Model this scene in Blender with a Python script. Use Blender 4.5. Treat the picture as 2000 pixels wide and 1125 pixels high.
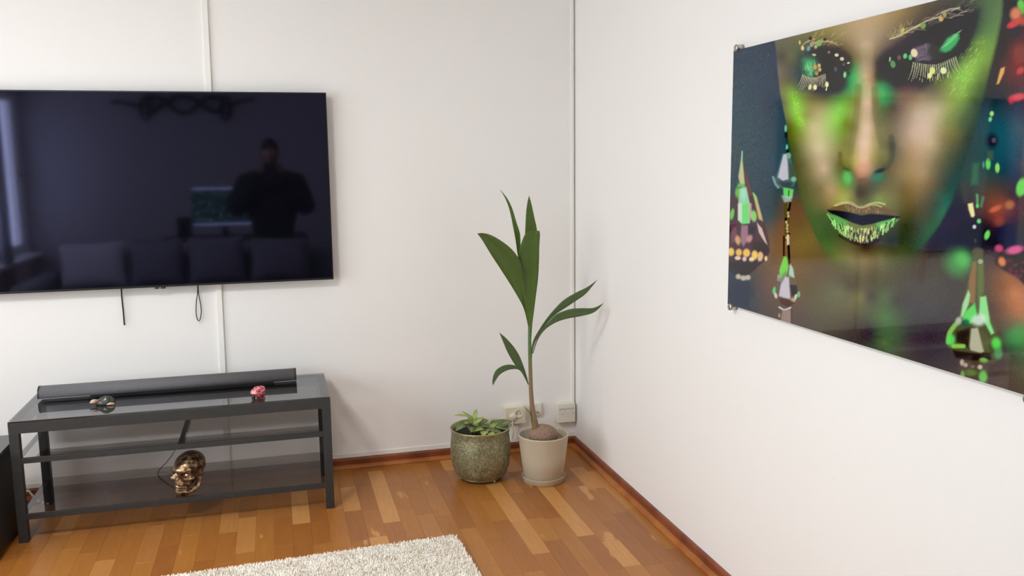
import bpy, bmesh, math, random
import numpy as np
from mathutils import Vector, Matrix

# ------------------------------------------------------------------ camera, sky, light, exposure
for o in list(bpy.data.objects):
    bpy.data.objects.remove(o, do_unlink=True)
S = bpy.context.scene
C = S.collection
PI = math.pi
rnd = random.Random(7)

FPX, YAW, PITCH, ROLL = 1709.86, 0.2626, -0.1425, -0.0118
CAM = np.array([-1.4169, -4.0713, 1.4290])
_cy, _sy, _cp, _sp = math.cos(YAW), math.sin(YAW), math.cos(PITCH), math.sin(PITCH)
_F = np.array([_sy * _cp, _cy * _cp, _sp]); _r0 = np.array([_cy, -_sy, 0.0]); _u0 = np.cross(_r0, _F)
_R = math.cos(ROLL) * _r0 + math.sin(ROLL) * _u0
_U = -math.sin(ROLL) * _r0 + math.cos(ROLL) * _u0
cam_data = bpy.data.cameras.new('camera'); cam = bpy.data.objects.new('camera', cam_data); C.objects.link(cam)
cam_data.sensor_width = 36.0; cam_data.lens = FPX / 2000 * 36; cam_data.clip_start = 0.02
M4 = Matrix.Identity(4)
for i in range(3):
    M4[i][0] = _R[i]; M4[i][1] = _U[i]; M4[i][2] = -_F[i]; M4[i][3] = CAM[i]
cam.matrix_world = M4
S.camera = cam

world = bpy.data.worlds.new('overcast_sky'); S.world = world; world.use_nodes = True
bg = world.node_tree.nodes['Background']
bg.inputs[0].default_value = (0.88, 0.95, 1.0, 1); bg.inputs[1].default_value = 4.6

LEFT_X, REAR_Y, CEIL = -4.10, -6.95, 2.55
WIN_Z0, WIN_Z1 = 0.50, 2.25
WINDOWS = [(-3.75, -0.80, 3), (-6.82, -5.05, 2)]          # (y0, y1, sashes) along the left wall
for wy0, wy1, _n in WINDOWS:                               # portals only steer the sampling of the sky
    pd = bpy.data.lights.new('window_daylight_portal', 'AREA'); pd.shape = 'RECTANGLE'
    pd.size = WIN_Z1 - WIN_Z0; pd.size_y = wy1 - wy0; pd.cycles.is_portal = True
    po = bpy.data.objects.new('window_daylight_portal', pd); C.objects.link(po)
    po.location = (LEFT_X - 0.2, (wy0 + wy1) / 2, (WIN_Z0 + WIN_Z1) / 2)
    po.rotation_euler = (0, -PI / 2, 0)

S.view_settings.view_transform = 'Standard'; S.view_settings.look = 'None'
S.view_settings.gamma = 1.0; S.view_settings.use_curve_mapping = False
S.view_settings.exposure = 0.60
S.cycles.use_denoising = True
S.cycles.max_bounces = 12; S.cycles.diffuse_bounces = 8; S.cycles.glossy_bounces = 6
S.cycles.sample_clamp_indirect = 8.0
S.cycles.caustics_reflective = False; S.cycles.caustics_refractive = False

# ------------------------------------------------------------------ helpers
def at(px, py, y=None, x=None, z=None):
    """point where the sight line of a photograph pixel meets a plane of the room"""
    d = _F + _R * (px - 1000) / FPX - _U * (py - 562.5) / FPX
    if y is not None: t = (y - CAM[1]) / d[1]
    elif x is not None: t = (x - CAM[0]) / d[0]
    else: t = (z - CAM[2]) / d[2]
    return CAM + t * d

def mirrored(px, py, y, screen_y=-0.06):
    """point at depth y behind the photographer that the screen mirrors at this pixel"""
    q = at(px, py, y=2 * screen_y - y)
    return np.array([q[0], y, q[2]])

def lin(c):
    c = np.asarray(c, float) / 255.0
    return np.where(c <= 0.04045, c / 12.92, ((c + 0.055) / 1.055) ** 2.4)

def rgb(r, g, b):
    l = lin((r, g, b)); return (float(l[0]), float(l[1]), float(l[2]), 1.0)

class MB:
    def __init__(s): s.v = []; s.f = []; s.sm = []
    def add(s, vs, fs, smooth=False):
        o = len(s.v); s.v += [tuple(map(float, p)) for p in vs]
        s.f += [tuple(i + o for i in f) for f in fs]; s.sm += [smooth] * len(fs)
        return s
    def box(s, x0, x1, y0, y1, z0, z1):
        vs = [(x, y, z) for z in (z0, z1) for y in (y0, y1) for x in (x0, x1)]
        return s.add(vs, [(0, 2, 3, 1), (4, 5, 7, 6), (0, 1, 5, 4), (2, 6, 7, 3), (0, 4, 6, 2), (1, 3, 7, 5)])
    def lathe(s, prof, n=48, c=(0, 0, 0), smooth=True, axis='z'):
        vs = []; fs = []
        for r, z in prof:
            for k in range(n):
                a = 2 * PI * k / n
                p = (r * math.cos(a), r * math.sin(a), z)
                if axis == 'y': p = (p[0], -z, p[1])
                if axis == 'x': p = (z, p[0], p[1])
                vs.append((c[0] + p[0], c[1] + p[1], c[2] + p[2]))
        m = len(prof)
        for j in range(m - 1):
            for k in range(n):
                k2 = (k + 1) % n
                fs.append((j * n + k, j * n + k2, (j + 1) * n + k2, (j + 1) * n + k))
        if prof[0][0] > 1e-6: fs.append(tuple(range(n - 1, -1, -1)))
        if prof[-1][0] > 1e-6: fs.append(tuple((m - 1) * n + k for k in range(n)))
        return s.add(vs, fs, smooth)
    def tube(s, pts, rad, n=8, flat=1.0, smooth=True):
        pts = [np.asarray(p, float) for p in pts]; m = len(pts)
        if not hasattr(rad, '__len__'): rad = [rad] * m
        vs = []; fs = []; ref = None
        for i in range(m):
            t = pts[min(i + 1, m - 1)] - pts[max(i - 1, 0)]; t = t / (np.linalg.norm(t) + 1e-12)
            if ref is None:
                ref = np.cross(t, (0, 0, 1.0))
                if np.linalg.norm(ref) < 0.1: ref = np.cross(t, (0, 1.0, 0))
            a = ref - t * (ref @ t); a /= np.linalg.norm(a) + 1e-12; ref = a; b = np.cross(t, a)
            for k in range(n):
                q = 2 * PI * k / n
                vs.append(pts[i] + rad[i] * (math.cos(q) * a + flat * math.sin(q) * b))
        for i in range(m - 1):
            for k in range(n):
                k2 = (k + 1) % n; fs.append((i * n + k, i * n + k2, (i + 1) * n + k2, (i + 1) * n + k))
        fs.append(tuple(range(n - 1, -1, -1))); fs.append(tuple((m - 1) * n + k for k in range(n)))
        return s.add(vs, fs, smooth)
    def ellipsoid(s, c, r, nu=16, nv=10):
        vs = [(c[0], c[1], c[2] - r[2])]; fs = []
        for j in range(1, nv):
            a = -PI / 2 + PI * j / nv
            for k in range(nu):
                q = 2 * PI * k / nu
                vs.append((c[0] + r[0] * math.cos(a) * math.cos(q), c[1] + r[1] * math.cos(a) * math.sin(q), c[2] + r[2] * math.sin(a)))
        vs.append((c[0], c[1], c[2] + r[2])); T = len(vs) - 1
        for k in range(nu):
            k2 = (k + 1) % nu
            fs.append((0, 1 + k2, 1 + k)); fs.append((T, T - nu + k, T - nu + k2))
            for j in range(nv - 2):
                a = 1 + j * nu
                fs.append((a + k, a + k2, a + nu + k2, a + nu + k))
        return s.add(vs, fs, True)
    def build(s, name, mat, parent=None, origin=None, bevel=0, segs=2):
        o0 = np.zeros(3) if origin is None else np.asarray(origin, float)
        me = bpy.data.meshes.new(name)
        me.from_pydata([tuple(np.asarray(p) - o0) for p in s.v], [], s.f); me.update()
        me.polygons.foreach_set('use_smooth', s.sm)
        o = bpy.data.objects.new(name, me); C.objects.link(o)
        if mat: me.materials.append(mat)
        if parent is not None:
            o.parent = parent; o.location = Vector(o0) - Vector(world_loc(parent))
        else: o.location = o0
        if bevel:
            b = o.modifiers.new('bevel', 'BEVEL'); b.width = bevel; b.segments = segs; b.limit_method = 'ANGLE'
        return o

_loc = {}
def world_loc(o):
    p = Vector((0, 0, 0))
    while o is not None: p = p + o.location; o = o.parent
    return p

def thing(name, label, cat, loc=(0, 0, 0), group=None):
    o = bpy.data.objects.new(name, None); C.objects.link(o); o.location = loc; o.empty_display_size = 0.05
    return tag(o, label, cat, group)
def tag(o, label, cat, group=None, kind=None):
    o['label'] = label; o['category'] = cat
    if group: o['group'] = group
    if kind: o['kind'] = kind
    return o
def struct(o): o['kind'] = 'structure'; return o
def stuff(o): o['kind'] = 'stuff'; return o

def spline(pts, n):
    """Catmull-Rom resampled evenly"""
    P = np.asarray(pts, float)
    if len(P) == 2:
        return P[0] + (P[1] - P[0]) * np.linspace(0, 1, n)[:, None]
    Q = np.vstack([2 * P[0] - P[1], P, 2 * P[-1] - P[-2]]); out = []
    for i in range(1, len(Q) - 2):
        for t in np.linspace(0, 1, 12, endpoint=False):
            a, b, c, d = Q[i - 1], Q[i], Q[i + 1], Q[i + 2]
            out.append(0.5 * (2 * b + (c - a) * t + (2 * a - 5 * b + 4 * c - d) * t * t + (3 * b - a - 3 * c + d) * t ** 3))
    out.append(P[-1]); out = np.array(out)
    L = np.r_[0, np.cumsum(np.linalg.norm(np.diff(out, axis=0), axis=1))]
    q = np.linspace(0, L[-1], n)
    return np.stack([np.interp(q, L, out[:, k]) for k in range(out.shape[1])], 1)

# ------------------------------------------------------------------ materials
class NT:
    def __init__(s, name):
        s.m = bpy.data.materials.new(name); s.m.use_nodes = True; s.t = s.m.node_tree
        s.p = s.t.nodes['Principled BSDF']; s.out = s.t.nodes['Material Output']
    def n(s, typ, **kw):
        nd = s.t.nodes.new('ShaderNode' + typ)
        for k, v in kw.items():
            if k.startswith('i_'):
                key = k[2:]; nd.inputs[int(key) if key.isdigit() else key.replace('_', ' ')].default_value = v
            else: setattr(nd, k, v)
        return nd
    def l(s, a, ao, b, bi): s.t.links.new(a.outputs[ao], b.inputs[bi]); return s
    def set(s, **kw):
        for k, v in kw.items(): s.p.inputs[k.replace('_', ' ')].default_value = v
        return s
    def coords(s, kind='Object', scale=(1, 1, 1)):
        tc = s.n('TexCoord'); mp = s.n('Mapping'); mp.inputs['Scale'].default_value = scale
        s.l(tc, kind, mp, 'Vector'); return mp
    def noise(s, src, scale, detail=3, rough=0.5):
        nz = s.n('TexNoise'); nz.inputs['Scale'].default_value = scale; nz.inputs['Detail'].default_value = detail
        nz.inputs['Roughness'].default_value = rough
        if src: s.l(src, 0, nz, 'Vector')
        return nz
    def ramp(s, src, so, stops):
        r = s.n('ValToRGB'); e = r.color_ramp.elements
        while len(e) < len(stops): e.new(0.5)
        for el, (p, c) in zip(e, stops): el.position = p; el.color = c
        s.l(src, so, r, 0); return r
    def bump(s, src, so, strength, dist=0.001):
        b = s.n('Bump'); b.inputs['Strength'].default_value = strength; b.inputs['Distance'].default_value = dist
        s.l(src, so, b, 'Height'); s.l(b, 0, s.p, 'Normal'); return b

def plain(name, col, rough=0.5, metal=0.0, spec=0.5, **kw):
    m = NT(name).set(Base_Color=col, Roughness=rough, Metallic=metal)
    m.p.inputs['Specular IOR Level'].default_value = spec
    m.set(**kw); return m.m

def mottled(name, c0, c1, scale, rough=0.5, metal=0.0, bump=0.0, stretch=(1, 1, 1), lo=0.35, hi=0.65, detail=3):
    m = NT(name).set(Roughness=rough, Metallic=metal); mp = m.coords('Object', stretch)
    nz = m.noise(mp, scale, detail); r = m.ramp(nz, 'Fac', [(lo, c0), (hi, c1)]); m.l(r, 0, m.p, 'Base Color')
    if bump: m.bump(nz, 'Fac', bump)
    return m.m

def wall_paint():
    m = NT('white_wall_paper').set(Roughness=0.62)
    m.p.inputs['Specular IOR Level'].default_value = 0.3
    mp = m.coords('Object')
    big = m.noise(mp, 1.1, 2); r = m.ramp(big, 'Fac', [(0.3, (0.845, 0.838, 0.824, 1)), (0.7, (0.858, 0.852, 0.838, 1))])
    m.l(r, 0, m.p, 'Base Color')
    fine = m.noise(mp, 260, 3, 0.6); m.bump(fine, 'Fac', 0.22, 0.002)
    return m.m

def parquet():
    m = NT('oiled_parquet').set(Roughness=0.34)
    oi = m.n('ObjectInfo'); tc = m.n('TexCoord')
    off = m.n('VectorMath', operation='SCALE'); off.inputs['Scale'].default_value = 13.7
    cmb = m.n('CombineXYZ'); m.l(oi, 'Random', cmb, 0); m.l(oi, 'Random', cmb, 1); m.l(oi, 'Random', cmb, 2)
    m.l(cmb, 0, off, 0)
    add = m.n('VectorMath', operation='ADD'); m.l(tc, 'Object', add, 0); m.l(off, 0, add, 1)
    mp = m.n('Mapping'); mp.inputs['Scale'].default_value = (9, 0.9, 9); m.l(add, 0, mp, 0)
    grain = m.noise(mp, 9, 6, 0.6)
    base = m.ramp(oi, 'Random', [(0.0, rgb(150, 92, 38)), (0.3, rgb(160, 101, 42)), (0.75, rgb(166, 108, 46)), (1.0, rgb(173, 115, 51))])
    pale = m.n('Attribute', attribute_name='pale', attribute_type='OBJECT')
    mixp = m.n('MixRGB'); mixp.inputs[2].default_value = rgb(196, 140, 78); m.l(pale, 'Fac', mixp, 0); m.l(base, 0, mixp, 1)
    g = m.ramp(grain, 'Fac', [(0.3, (0.86, 0.83, 0.80, 1)), (0.7, (1.06, 1.06, 1.06, 1))])
    mul = m.n('MixRGB', blend_type='MULTIPLY'); mul.inputs[0].default_value = 0.8
    m.l(mixp, 0, mul, 1); m.l(g, 0, mul, 2)
    mp2 = m.n('Mapping'); mp2.inputs['Scale'].default_value = (7, 1.6, 7); m.l(add, 0, mp2, 0)
    sap = m.noise(mp2, 2.3, 2); sr = m.ramp(sap, 'Fac', [(0.70, (0, 0, 0, 1)), (0.74, (1, 1, 1, 1))])
    mx = m.n('MixRGB'); mx.inputs[2].default_value = rgb(192, 138, 78); m.l(sr, 0, mx, 0); m.l(mul, 0, mx, 1)
    m.l(mx, 0, m.p, 'Base Color')
    m.bump(grain, 'Fac', 0.05, 0.0005)
    return m.m

def brown_wood(name, c0, c1):
    return mottled(name, c0, c1, 14, rough=0.38, stretch=(1, 1, 8), bump=0.05)

WALL = wall_paint()
PARQ = parquet()
SKIRT = mottled('reddish_brown_stained_wood', rgb(108, 56, 32), rgb(140, 76, 46), 10, rough=0.4)
SHOE = mottled('orange_brown_wood', rgb(150, 84, 34), rgb(176, 108, 50), 10, rough=0.42)
CEILP = plain('white_ceiling_paint', (0.86, 0.86, 0.85, 1), 0.8)
WHITE_PL = plain('white_plastic', rgb(226, 222, 208), 0.4)
CREAM_PL = plain('aged_white_plastic', rgb(222, 215, 192), 0.4)
WHITE_TR = plain('white_painted_trim', rgb(238, 238, 234), 0.45)
BLACK_PL = plain('black_plastic', rgb(16, 16, 18), 0.4)
DARKGREY = plain('charcoal_plastic', rgb(40, 41, 44), 0.45)
RUBBER = plain('black_cable_rubber', rgb(22, 22, 22), 0.6)
STEEL = plain('brushed_steel', rgb(190, 188, 184), 0.3, 1.0)

# ------------------------------------------------------------------ room shell
t = 0.12
b = MB(); b.box(LEFT_X - t, t, REAR_Y - t, t, -0.15, -0.012)
floor = struct(b.build('floor', plain('floor_underlay', rgb(58, 34, 18), 0.8)))
b = MB(); b.box(LEFT_X - t, t, REAR_Y - t, t, CEIL, CEIL + 0.1); struct(b.build('ceiling', CEILP))
b = MB(); b.box(LEFT_X - t, t, 0, t, -0.012, CEIL); wall_back = struct(b.build('wall_back', WALL))
b = MB(); b.box(0, t, REAR_Y - t, 0, -0.012, CEIL); wall_right = struct(b.build('wall_right', WALL))
b = MB(); b.box(LEFT_X - t, 0, REAR_Y - t, REAR_Y, -0.012, CEIL); struct(b.build('wall_rear', plain('mauve_grey_wall_paint', (0.40, 0.385, 0.40, 1), .7)))
b = MB()
yl = REAR_Y
for wy0, wy1, _n in sorted(WINDOWS):
    b.box(LEFT_X - t, LEFT_X, yl, wy0, -0.012, CEIL)
    b.box(LEFT_X - t, LEFT_X, wy0, wy1, -0.012, WIN_Z0); b.box(LEFT_X - t, LEFT_X, wy0, wy1, WIN_Z1, CEIL); yl = wy1
b.box(LEFT_X - t, LEFT_X, yl, 0, -0.012, CEIL)
struct(b.build('wall_left', WALL))

# parquet lamellae: one mesh per plank in view, the rest of the floor as one part
PW = 0.0705
def plank(x0, x1, y0, y1, drop=0.0, pale=0.0, name='plank'):
    g = 0.00012; c = 0.0004
    x0 += g; x1 -= g; y0 += g; y1 -= g
    cx, cy = (x0 + x1) / 2, (y0 + y1) / 2
    b = MB(); a, d = (x1 - x0) / 2, (y1 - y0) / 2
    vs = [(-a, -d, -.012), (a, -d, -.012), (a, d, -.012), (-a, d, -.012),
          (-a, -d, -c), (a, -d, -c), (a, d, -c), (-a, d, -c),
          (-a + c, -d + c, 0), (a - c, -d + c, 0), (a - c, d - c, 0), (-a + c, d - c, 0)]
    b.add(vs, [(0, 1, 5, 4), (1, 2, 6, 5), (2, 3, 7, 6), (3, 0, 4, 7), (4, 5, 9, 8), (5, 6, 10, 9), (6, 7, 11, 10), (7, 4, 8, 11), (8, 9, 10, 11)])
    o = b.build(name, PARQ); o.parent = floor; o.location = (cx, cy, -drop); o['pale'] = float(pale)
    return o
VIEW_X0 = -37 * PW
pale_at = {}
for px, py in [(742, 930), (762, 975), (980, 957), (1090, 985), (1140, 1025), (755, 1050), (600, 985), (1180, 1060), (880, 900)]:
    q = at(px, py, z=0); pale_at[(int(math.floor(-q[0] / PW)), round(float(q[1]), 3))] = 0.95
n_pl = 0
for i in range(37):
    xa = -(i + 1) * PW; xb = -i * PW
    y_end = -1.62 if i < 14 else (-1.25 if i < 27 else -1.05)
    y = -rnd.uniform(0.05, 0.40); last = 0.0
    while True:
        yy = max(y, y_end)
        if yy - y_end < 0.06: yy = y_end
        p = 0.0
        for (ii, py_), v in pale_at.items():
            if ii == i and yy < py_ < last: p = v
        if p == 0 and rnd.random() < 0.10: p = rnd.uniform(0.3, 0.7)
        plank(xa, xb, yy, last, rnd.uniform(0, 0.0003), p); n_pl += 1
        last = yy
        if last <= y_end + 1e-6: break
        y = last - rnd.choice([0.22, 0.28, 0.34, 0.40, 0.46, 0.30])
b = MB()
def rest(x0, x1, y0, y1):
    nx = max(1, round((x1 - x0) / PW)); w = (x1 - x0) / nx
    for i in range(nx):
        y = y1
        while y > y0 + 1e-6:
            y2 = max(y0, y - rnd.uniform(0.25, 0.5))
            b.box(x0 + i * w + .0005, x0 + (i + 1) * w - .0005, y2 + .0005, y - .0005, -.012, -rnd.uniform(0, .0003)); y = y2
rest(-14 * PW, 0, REAR_Y, -1.62); rest(-27 * PW, -14 * PW, REAR_Y, -1.25); rest(VIEW_X0, -27 * PW, REAR_Y, -1.05)
rest(LEFT_X, VIEW_X0, REAR_Y, 0)
o = stuff(b.build('outer_planks', PARQ)); o.parent = floor; o['pale'] = 0.0

# baseboards with their shoe moulding
BH = 0.050
def skirting(name, side, shoe_name):
    b = MB()
    prof = [(0, 0), (0.013, 0), (0.013, BH - 0.008), (0.009, BH - 0.001), (0, BH)]
    shoe = [(0.013, 0), (0.030, 0), (0.030, 0.006), (0.024, 0.015), (0.013, 0.019)]
    def ext(b, prof, a0, a1, place):
        n = len(prof); vs = [place(d, z, a) for a in (a0, a1) for d, z in prof]
        fs = [(k, (k + 1) % n, n + (k + 1) % n, n + k) for k in range(n)] + [tuple(range(n - 1, -1, -1)), tuple(range(n, 2 * n))]
        b.add(vs, fs)
    place, a0, a1 = {'back': (lambda d, z, a: (a, -d, z), LEFT_X, 0.0), 'right': (lambda d, z, a: (-d, a, z), REAR_Y, 0.0),
                     'left': (lambda d, z, a: (LEFT_X + d, a, z), REAR_Y, 0.0)}[side]
    ext(b, prof, a0, a1, place); o = struct(b.build(name, SKIRT))
    c = MB(); ext(c, shoe, a0 if side != 'back' else a0, a1 - (0.03 if side == 'right' else 0.0), place); c.build(shoe_name, SHOE, o)
skirting('baseboard_back', 'back', 'shoe_moulding'); skirting('baseboard_right', 'right', 'shoe_moulding'); skirting('baseboard_left', 'left', 'shoe_moulding')

# cable ducts on the back wall
xa = at(398.5, 0, y=0)[0]; q0 = at(399, 0, y=0); q1 = at(436, 733, y=0)
dxz = (q1[0] - q0[0]) / (q1[2] - q0[2])
b = MB(); w = 0.0125
zs = [BH + 0.004, CEIL]
vs = []
for z in zs:
    xx = q0[0] + dxz * (z - q0[2])
    vs += [(xx - w, 0, z), (xx - w, -0.013, z), (xx + w, -0.013, z), (xx + w, 0, z)]
b.add(vs, [(0, 1, 5, 4), (1, 2, 6, 5), (2, 3, 7, 6), (3, 0, 4, 7), (3, 2, 1, 0), (4, 5, 6, 7)])
struct(b.build('trim_1', WHITE_TR, bevel=0.002))
b = MB(); b.box(-0.024, -0.0085, -0.016, 0, 0.225, CEIL); struct(b.build('trim_2', WHITE_TR, bevel=0.002))
b = MB(); b.box(LEFT_X, -0.0, -0.004, 0, BH, BH + 0.022); struct(b.build('trim_3', WHITE_TR, bevel=0.001))

# window on the left wall (seen mirrored in the screen)
FRAME_W = plain('white_window_paint', rgb(232, 232, 230), 0.35)
def clear_glass():
    m = NT('window_glass'); tr = m.n('BsdfTransparent'); gl = m.n('BsdfGlossy'); gl.inputs['Roughness'].default_value = 0.0
    mx = m.n('MixShader'); mx.inputs[0].default_value = .06
    m.l(tr, 0, mx, 1); m.l(gl, 0, mx, 2); m.l(mx, 0, m.out, 0); return m.m
GLASS = clear_glass()
for wi, (WIN_Y0, WIN_Y1, NS) in enumerate(WINDOWS):
    b = MB(); fx0, fx1 = LEFT_X - 0.10, LEFT_X - 0.03
    b.box(fx0, fx1, WIN_Y0, WIN_Y1, WIN_Z0, WIN_Z0 + 0.05); b.box(fx0, fx1, WIN_Y0, WIN_Y1, WIN_Z1 - 0.05, WIN_Z1)
    ys = np.linspace(WIN_Y0, WIN_Y1, NS + 1)
    b.box(fx0, fx1, WIN_Y0, WIN_Y0 + 0.05, WIN_Z0 + 0.05, WIN_Z1 - 0.05); b.box(fx0, fx1, WIN_Y1 - 0.05, WIN_Y1, WIN_Z0 + 0.05, WIN_Z1 - 0.05)
    for y in ys[1:-1]: b.box(fx0, fx1, y - 0.035, y + 0.035, WIN_Z0 + 0.05, WIN_Z1 - 0.05)
    win = struct(b.build('window_%d' % (wi + 1), FRAME_W, bevel=0.003))
    for k in range(NS):
        ya, yb = ys[k] + (0.05 if k == 0 else 0.035), ys[k + 1] - (0.05 if k == NS - 1 else 0.035)
        s = MB(); sx0, sx1 = LEFT_X - 0.075, LEFT_X - 0.02; z0, z1 = WIN_Z0 + 0.052, WIN_Z1 - 0.052
        s.box(sx0, sx1, ya + .002, ya + .052, z0, z1); s.box(sx0, sx1, yb - .052, yb - .002, z0, z1)
        s.box(sx0, sx1, ya + .052, yb - .052, z0, z0 + .055); s.box(sx0, sx1, ya + .052, yb - .052, z1 - .055, z1)
        so = s.build('window_sash', FRAME_W, win)
        p = MB(); p.box(LEFT_X - .052, LEFT_X - .048, ya + .05, yb - .05, z0 + .05, z1 - .05); p.build('window_pane', GLASS, so)
        h = MB(); zc = 1.36; yh = ya + 0.027
        h.box(sx1, sx1 + .012, yh - .014, yh + .014, zc - .035, zc + .035); h.box(sx1 + .012, sx1 + .045, yh - .009, yh + .009, zc - .009, zc + .009)
        h.box(sx1 + .03, sx1 + .05, yh - .009, yh + .11, zc - .010, zc + .010); h.build('window_handle', DARKGREY, so, bevel=.003)
    b = MB(); b.box(LEFT_X - 0.03, LEFT_X + 0.16, WIN_Y0 - 0.05, WIN_Y1 + 0.05, WIN_Z0 - 0.035, WIN_Z0 - 0.001); b.build('window_sill', FRAME_W, win, bevel=.004)

# flush ceiling fill light, added out of view to even out the two walls
FILL_XY = (-2.5, -2.3)
cl = thing('added_fill_light', 'round white ceiling fill light, added out of view to brighten the back wall', 'fill light', (FILL_XY[0], FILL_XY[1], CEIL))
m = MB(); m.lathe([(.27, 0), (.27, -.05), (.255, -.055), (.25, -.05), (.25, -.012), (0, -.012)], 48, (FILL_XY[0], FILL_XY[1], CEIL)); m.build('fill_light_housing', CEILP, cl)
ld = bpy.data.lights.new('added_fill_glow', 'AREA'); ld.shape = 'DISK'; ld.size = .48; ld.energy = 31.0; ld.color = (1.0, .98, .96)
lo_ = bpy.data.objects.new('added_fill_glow', ld); C.objects.link(lo_); lo_.parent = cl; lo_.location = (0, 0, -.05)

# ------------------------------------------------------------------ television
TVX1, TVZ0, TVH = -1.1752, 0.9129, 0.83; TVW = TVH * 16 / 9; TVX0 = TVX1 - TVW; TVY = -0.06
tv = thing('television', 'large flat black television mounted on the back wall above the bench', 'television', ((TVX0 + TVX1) / 2, -0.03, TVZ0))
scr = NT('dark_glossy_screen').set(Base_Color=(0.0022, 0.0024, 0.0042, 1), Roughness=0.045, IOR=1.9)
scr.p.inputs['Specular Tint'].default_value = (0.56, 0.58, 1.0, 1)
b = MB(); b.box(TVX0, TVX1, TVY + 0.003, TVY + 0.022, TVZ0, TVZ0 + TVH); b.build('bezel', BLACK_PL, tv, bevel=.002)
b = MB(); b.box(TVX0 + .006, TVX1 - .006, TVY, TVY + 0.003, TVZ0 + .010, TVZ0 + TVH - .006); b.build('screen', scr.m, tv)
b = MB(); b.box(TVX0 + .25, TVX1 - .25, TVY + .022, -0.022, TVZ0 + .10, TVZ0 + TVH - .25); b.build('rear_housing', BLACK_PL, tv, bevel=.01)
b = MB(); cxt = (TVX0 + TVX1) / 2
b.box(cxt - .022, cxt - .004, TVY + .004, TVY + .020, TVZ0 - .007, TVZ0); b.box(cxt + .002, cxt + .022, TVY + .004, TVY + .020, TVZ0 - .007, TVZ0)
b.build('sensor_nub', BLACK_PL, tv, bevel=.002)
b = MB(); b.box(TVX0 + .35, TVX1 - .35, -0.022, -0.001, TVZ0 + .25, TVZ0 + .55); b.build('wall_bracket', DARKGREY, tv)
# pull cords of the wall bracket
yc = -0.018
b = MB(); b.tube(spline([at(236, 545, y=yc), at(238, 580, y=yc), at(241, 610, y=yc), at(243, 635, y=yc)], 14), 0.0032, 8, flat=0.7)
cord = b.build('straight_pull_cord', RUBBER, None, origin=at(236, 545, y=yc)); tag(cord, 'straight black strap hanging below the television on the left', 'cord')
b = MB()
b.tube(spline([at(386, 540, y=yc), at(386, 570, y=yc), at(383.5, 590, y=yc), at(383, 612, y=yc), at(386, 625, y=yc), at(390, 626, y=yc), at(393, 612, y=yc), at(392, 595, y=yc), at(387.5, 570, y=yc - .004), at(386.5, 540, y=yc - .004)], 46), 0.0021, 6)
cord = b.build('looped_pull_cord', RUBBER, None, origin=at(386, 540, y=yc)); tag(cord, 'black cord ending in a loop below the television beside the wall duct', 'cord')

# ------------------------------------------------------------------ television bench
BL, BD, BHT, BT = 1.195, 0.434, 0.4814, 0.0044
BCX, BCY = -1.8332, -0.2705
def bench_metal():
    m = NT('black_brown_matt_lacquer').set(Roughness=0.5)
    mp = m.coords('Object'); nz = m.noise(mp, 60, 2); r = m.ramp(nz, 'Fac', [(0.3, rgb(40, 41, 42)), (0.7, rgb(48, 49, 49))]); m.l(r, 0, m.p, 'Base Color'); return m.m
BM = bench_metal()
def smoked_glass(name, body, tint, f0):
    """tinted see-through pane with a mirror gloss that grows towards grazing sight (Schlick)"""
    m = NT(name); m.t.nodes.remove(m.p)
    lw = m.n('LayerWeight'); lw.inputs[0].default_value = .5
    pw = m.n('Math', operation='POWER'); pw.inputs[1].default_value = 5.0; m.l(lw, 'Facing', pw, 0)
    ma = m.n('Math', operation='MULTIPLY_ADD'); ma.inputs[1].default_value = 1 - f0; ma.inputs[2].default_value = f0; m.l(pw, 0, ma, 0)
    tr = m.n('BsdfTransparent'); tr.inputs[0].default_value = tint
    df = m.n('BsdfDiffuse'); df.inputs[0].default_value = body
    m1 = m.n('MixShader'); m1.inputs[0].default_value = .06; m.l(tr, 0, m1, 1); m.l(df, 0, m1, 2)
    gl = m.n('BsdfGlossy'); gl.inputs['Roughness'].default_value = .03; gl.inputs['Color'].default_value = (.96, .97, 1, 1)
    m2 = m.n('MixShader'); m.l(ma, 0, m2, 0); m.l(m1, 0, m2, 1); m.l(gl, 0, m2, 2); m.l(m2, 0, m.out, 0); return m.m
TOPG = smoked_glass('smoked_black_glass', rgb(40, 42, 44), (.52, .53, .54, 1), .08)
SHG = smoked_glass('smoked_grey_glass', rgb(66, 62, 58), (.80, .79, .78, 1), .06)
bench = thing('television_bench', 'low black bench with glass top and two glass shelves below the television', 'bench', (BCX, BCY, 0))
def bb(x0, x1, y0, y1, z0, z1):
    m = MB(); m.box(x0 + BCX, x1 + BCX, y0 + BCY, y1 + BCY, z0, z1); return m
hl, hd = BL / 2, BD / 2; LG = 0.034; RAIL = 0.048
for sx in (-1, 1):
    for sy in (-1, 1):
        x0 = -hl if sx < 0 else hl - LG; y0 = -hd if sy < 0 else hd - LG
        bb(x0, x0 + LG, y0, y0 + LG, 0, BHT - RAIL).build('leg', BM, bench, bevel=.0015)
for sy in (-1, 1):
    y0 = -hd if sy < 0 else hd - LG
    bb(-hl, hl, y0, y0 + LG, BHT - RAIL, BHT - .006).build('top_rail', BM, bench, bevel=.0015)
for sx in (-1, 1):
    x0 = -hl if sx < 0 else hl - LG
    bb(x0, x0 + LG, -hd + LG, hd - LG, BHT - RAIL, BHT - .006).build('top_side_rail', BM, bench)
bb(-hl, hl, -hd, hd, BHT - .006, BHT).build('glass_top', TOPG, bench, bevel=.0012)
Yf = BCY - hd
MZ1 = float(at(629, 843.6, y=Yf)[2]); MZ0 = float(at(629, 853.5, y=Yf)[2])
LZ1 = float(at(629, 945, y=Yf)[2]); LZ0 = float(at(629, 955, y=Yf)[2])
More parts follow.
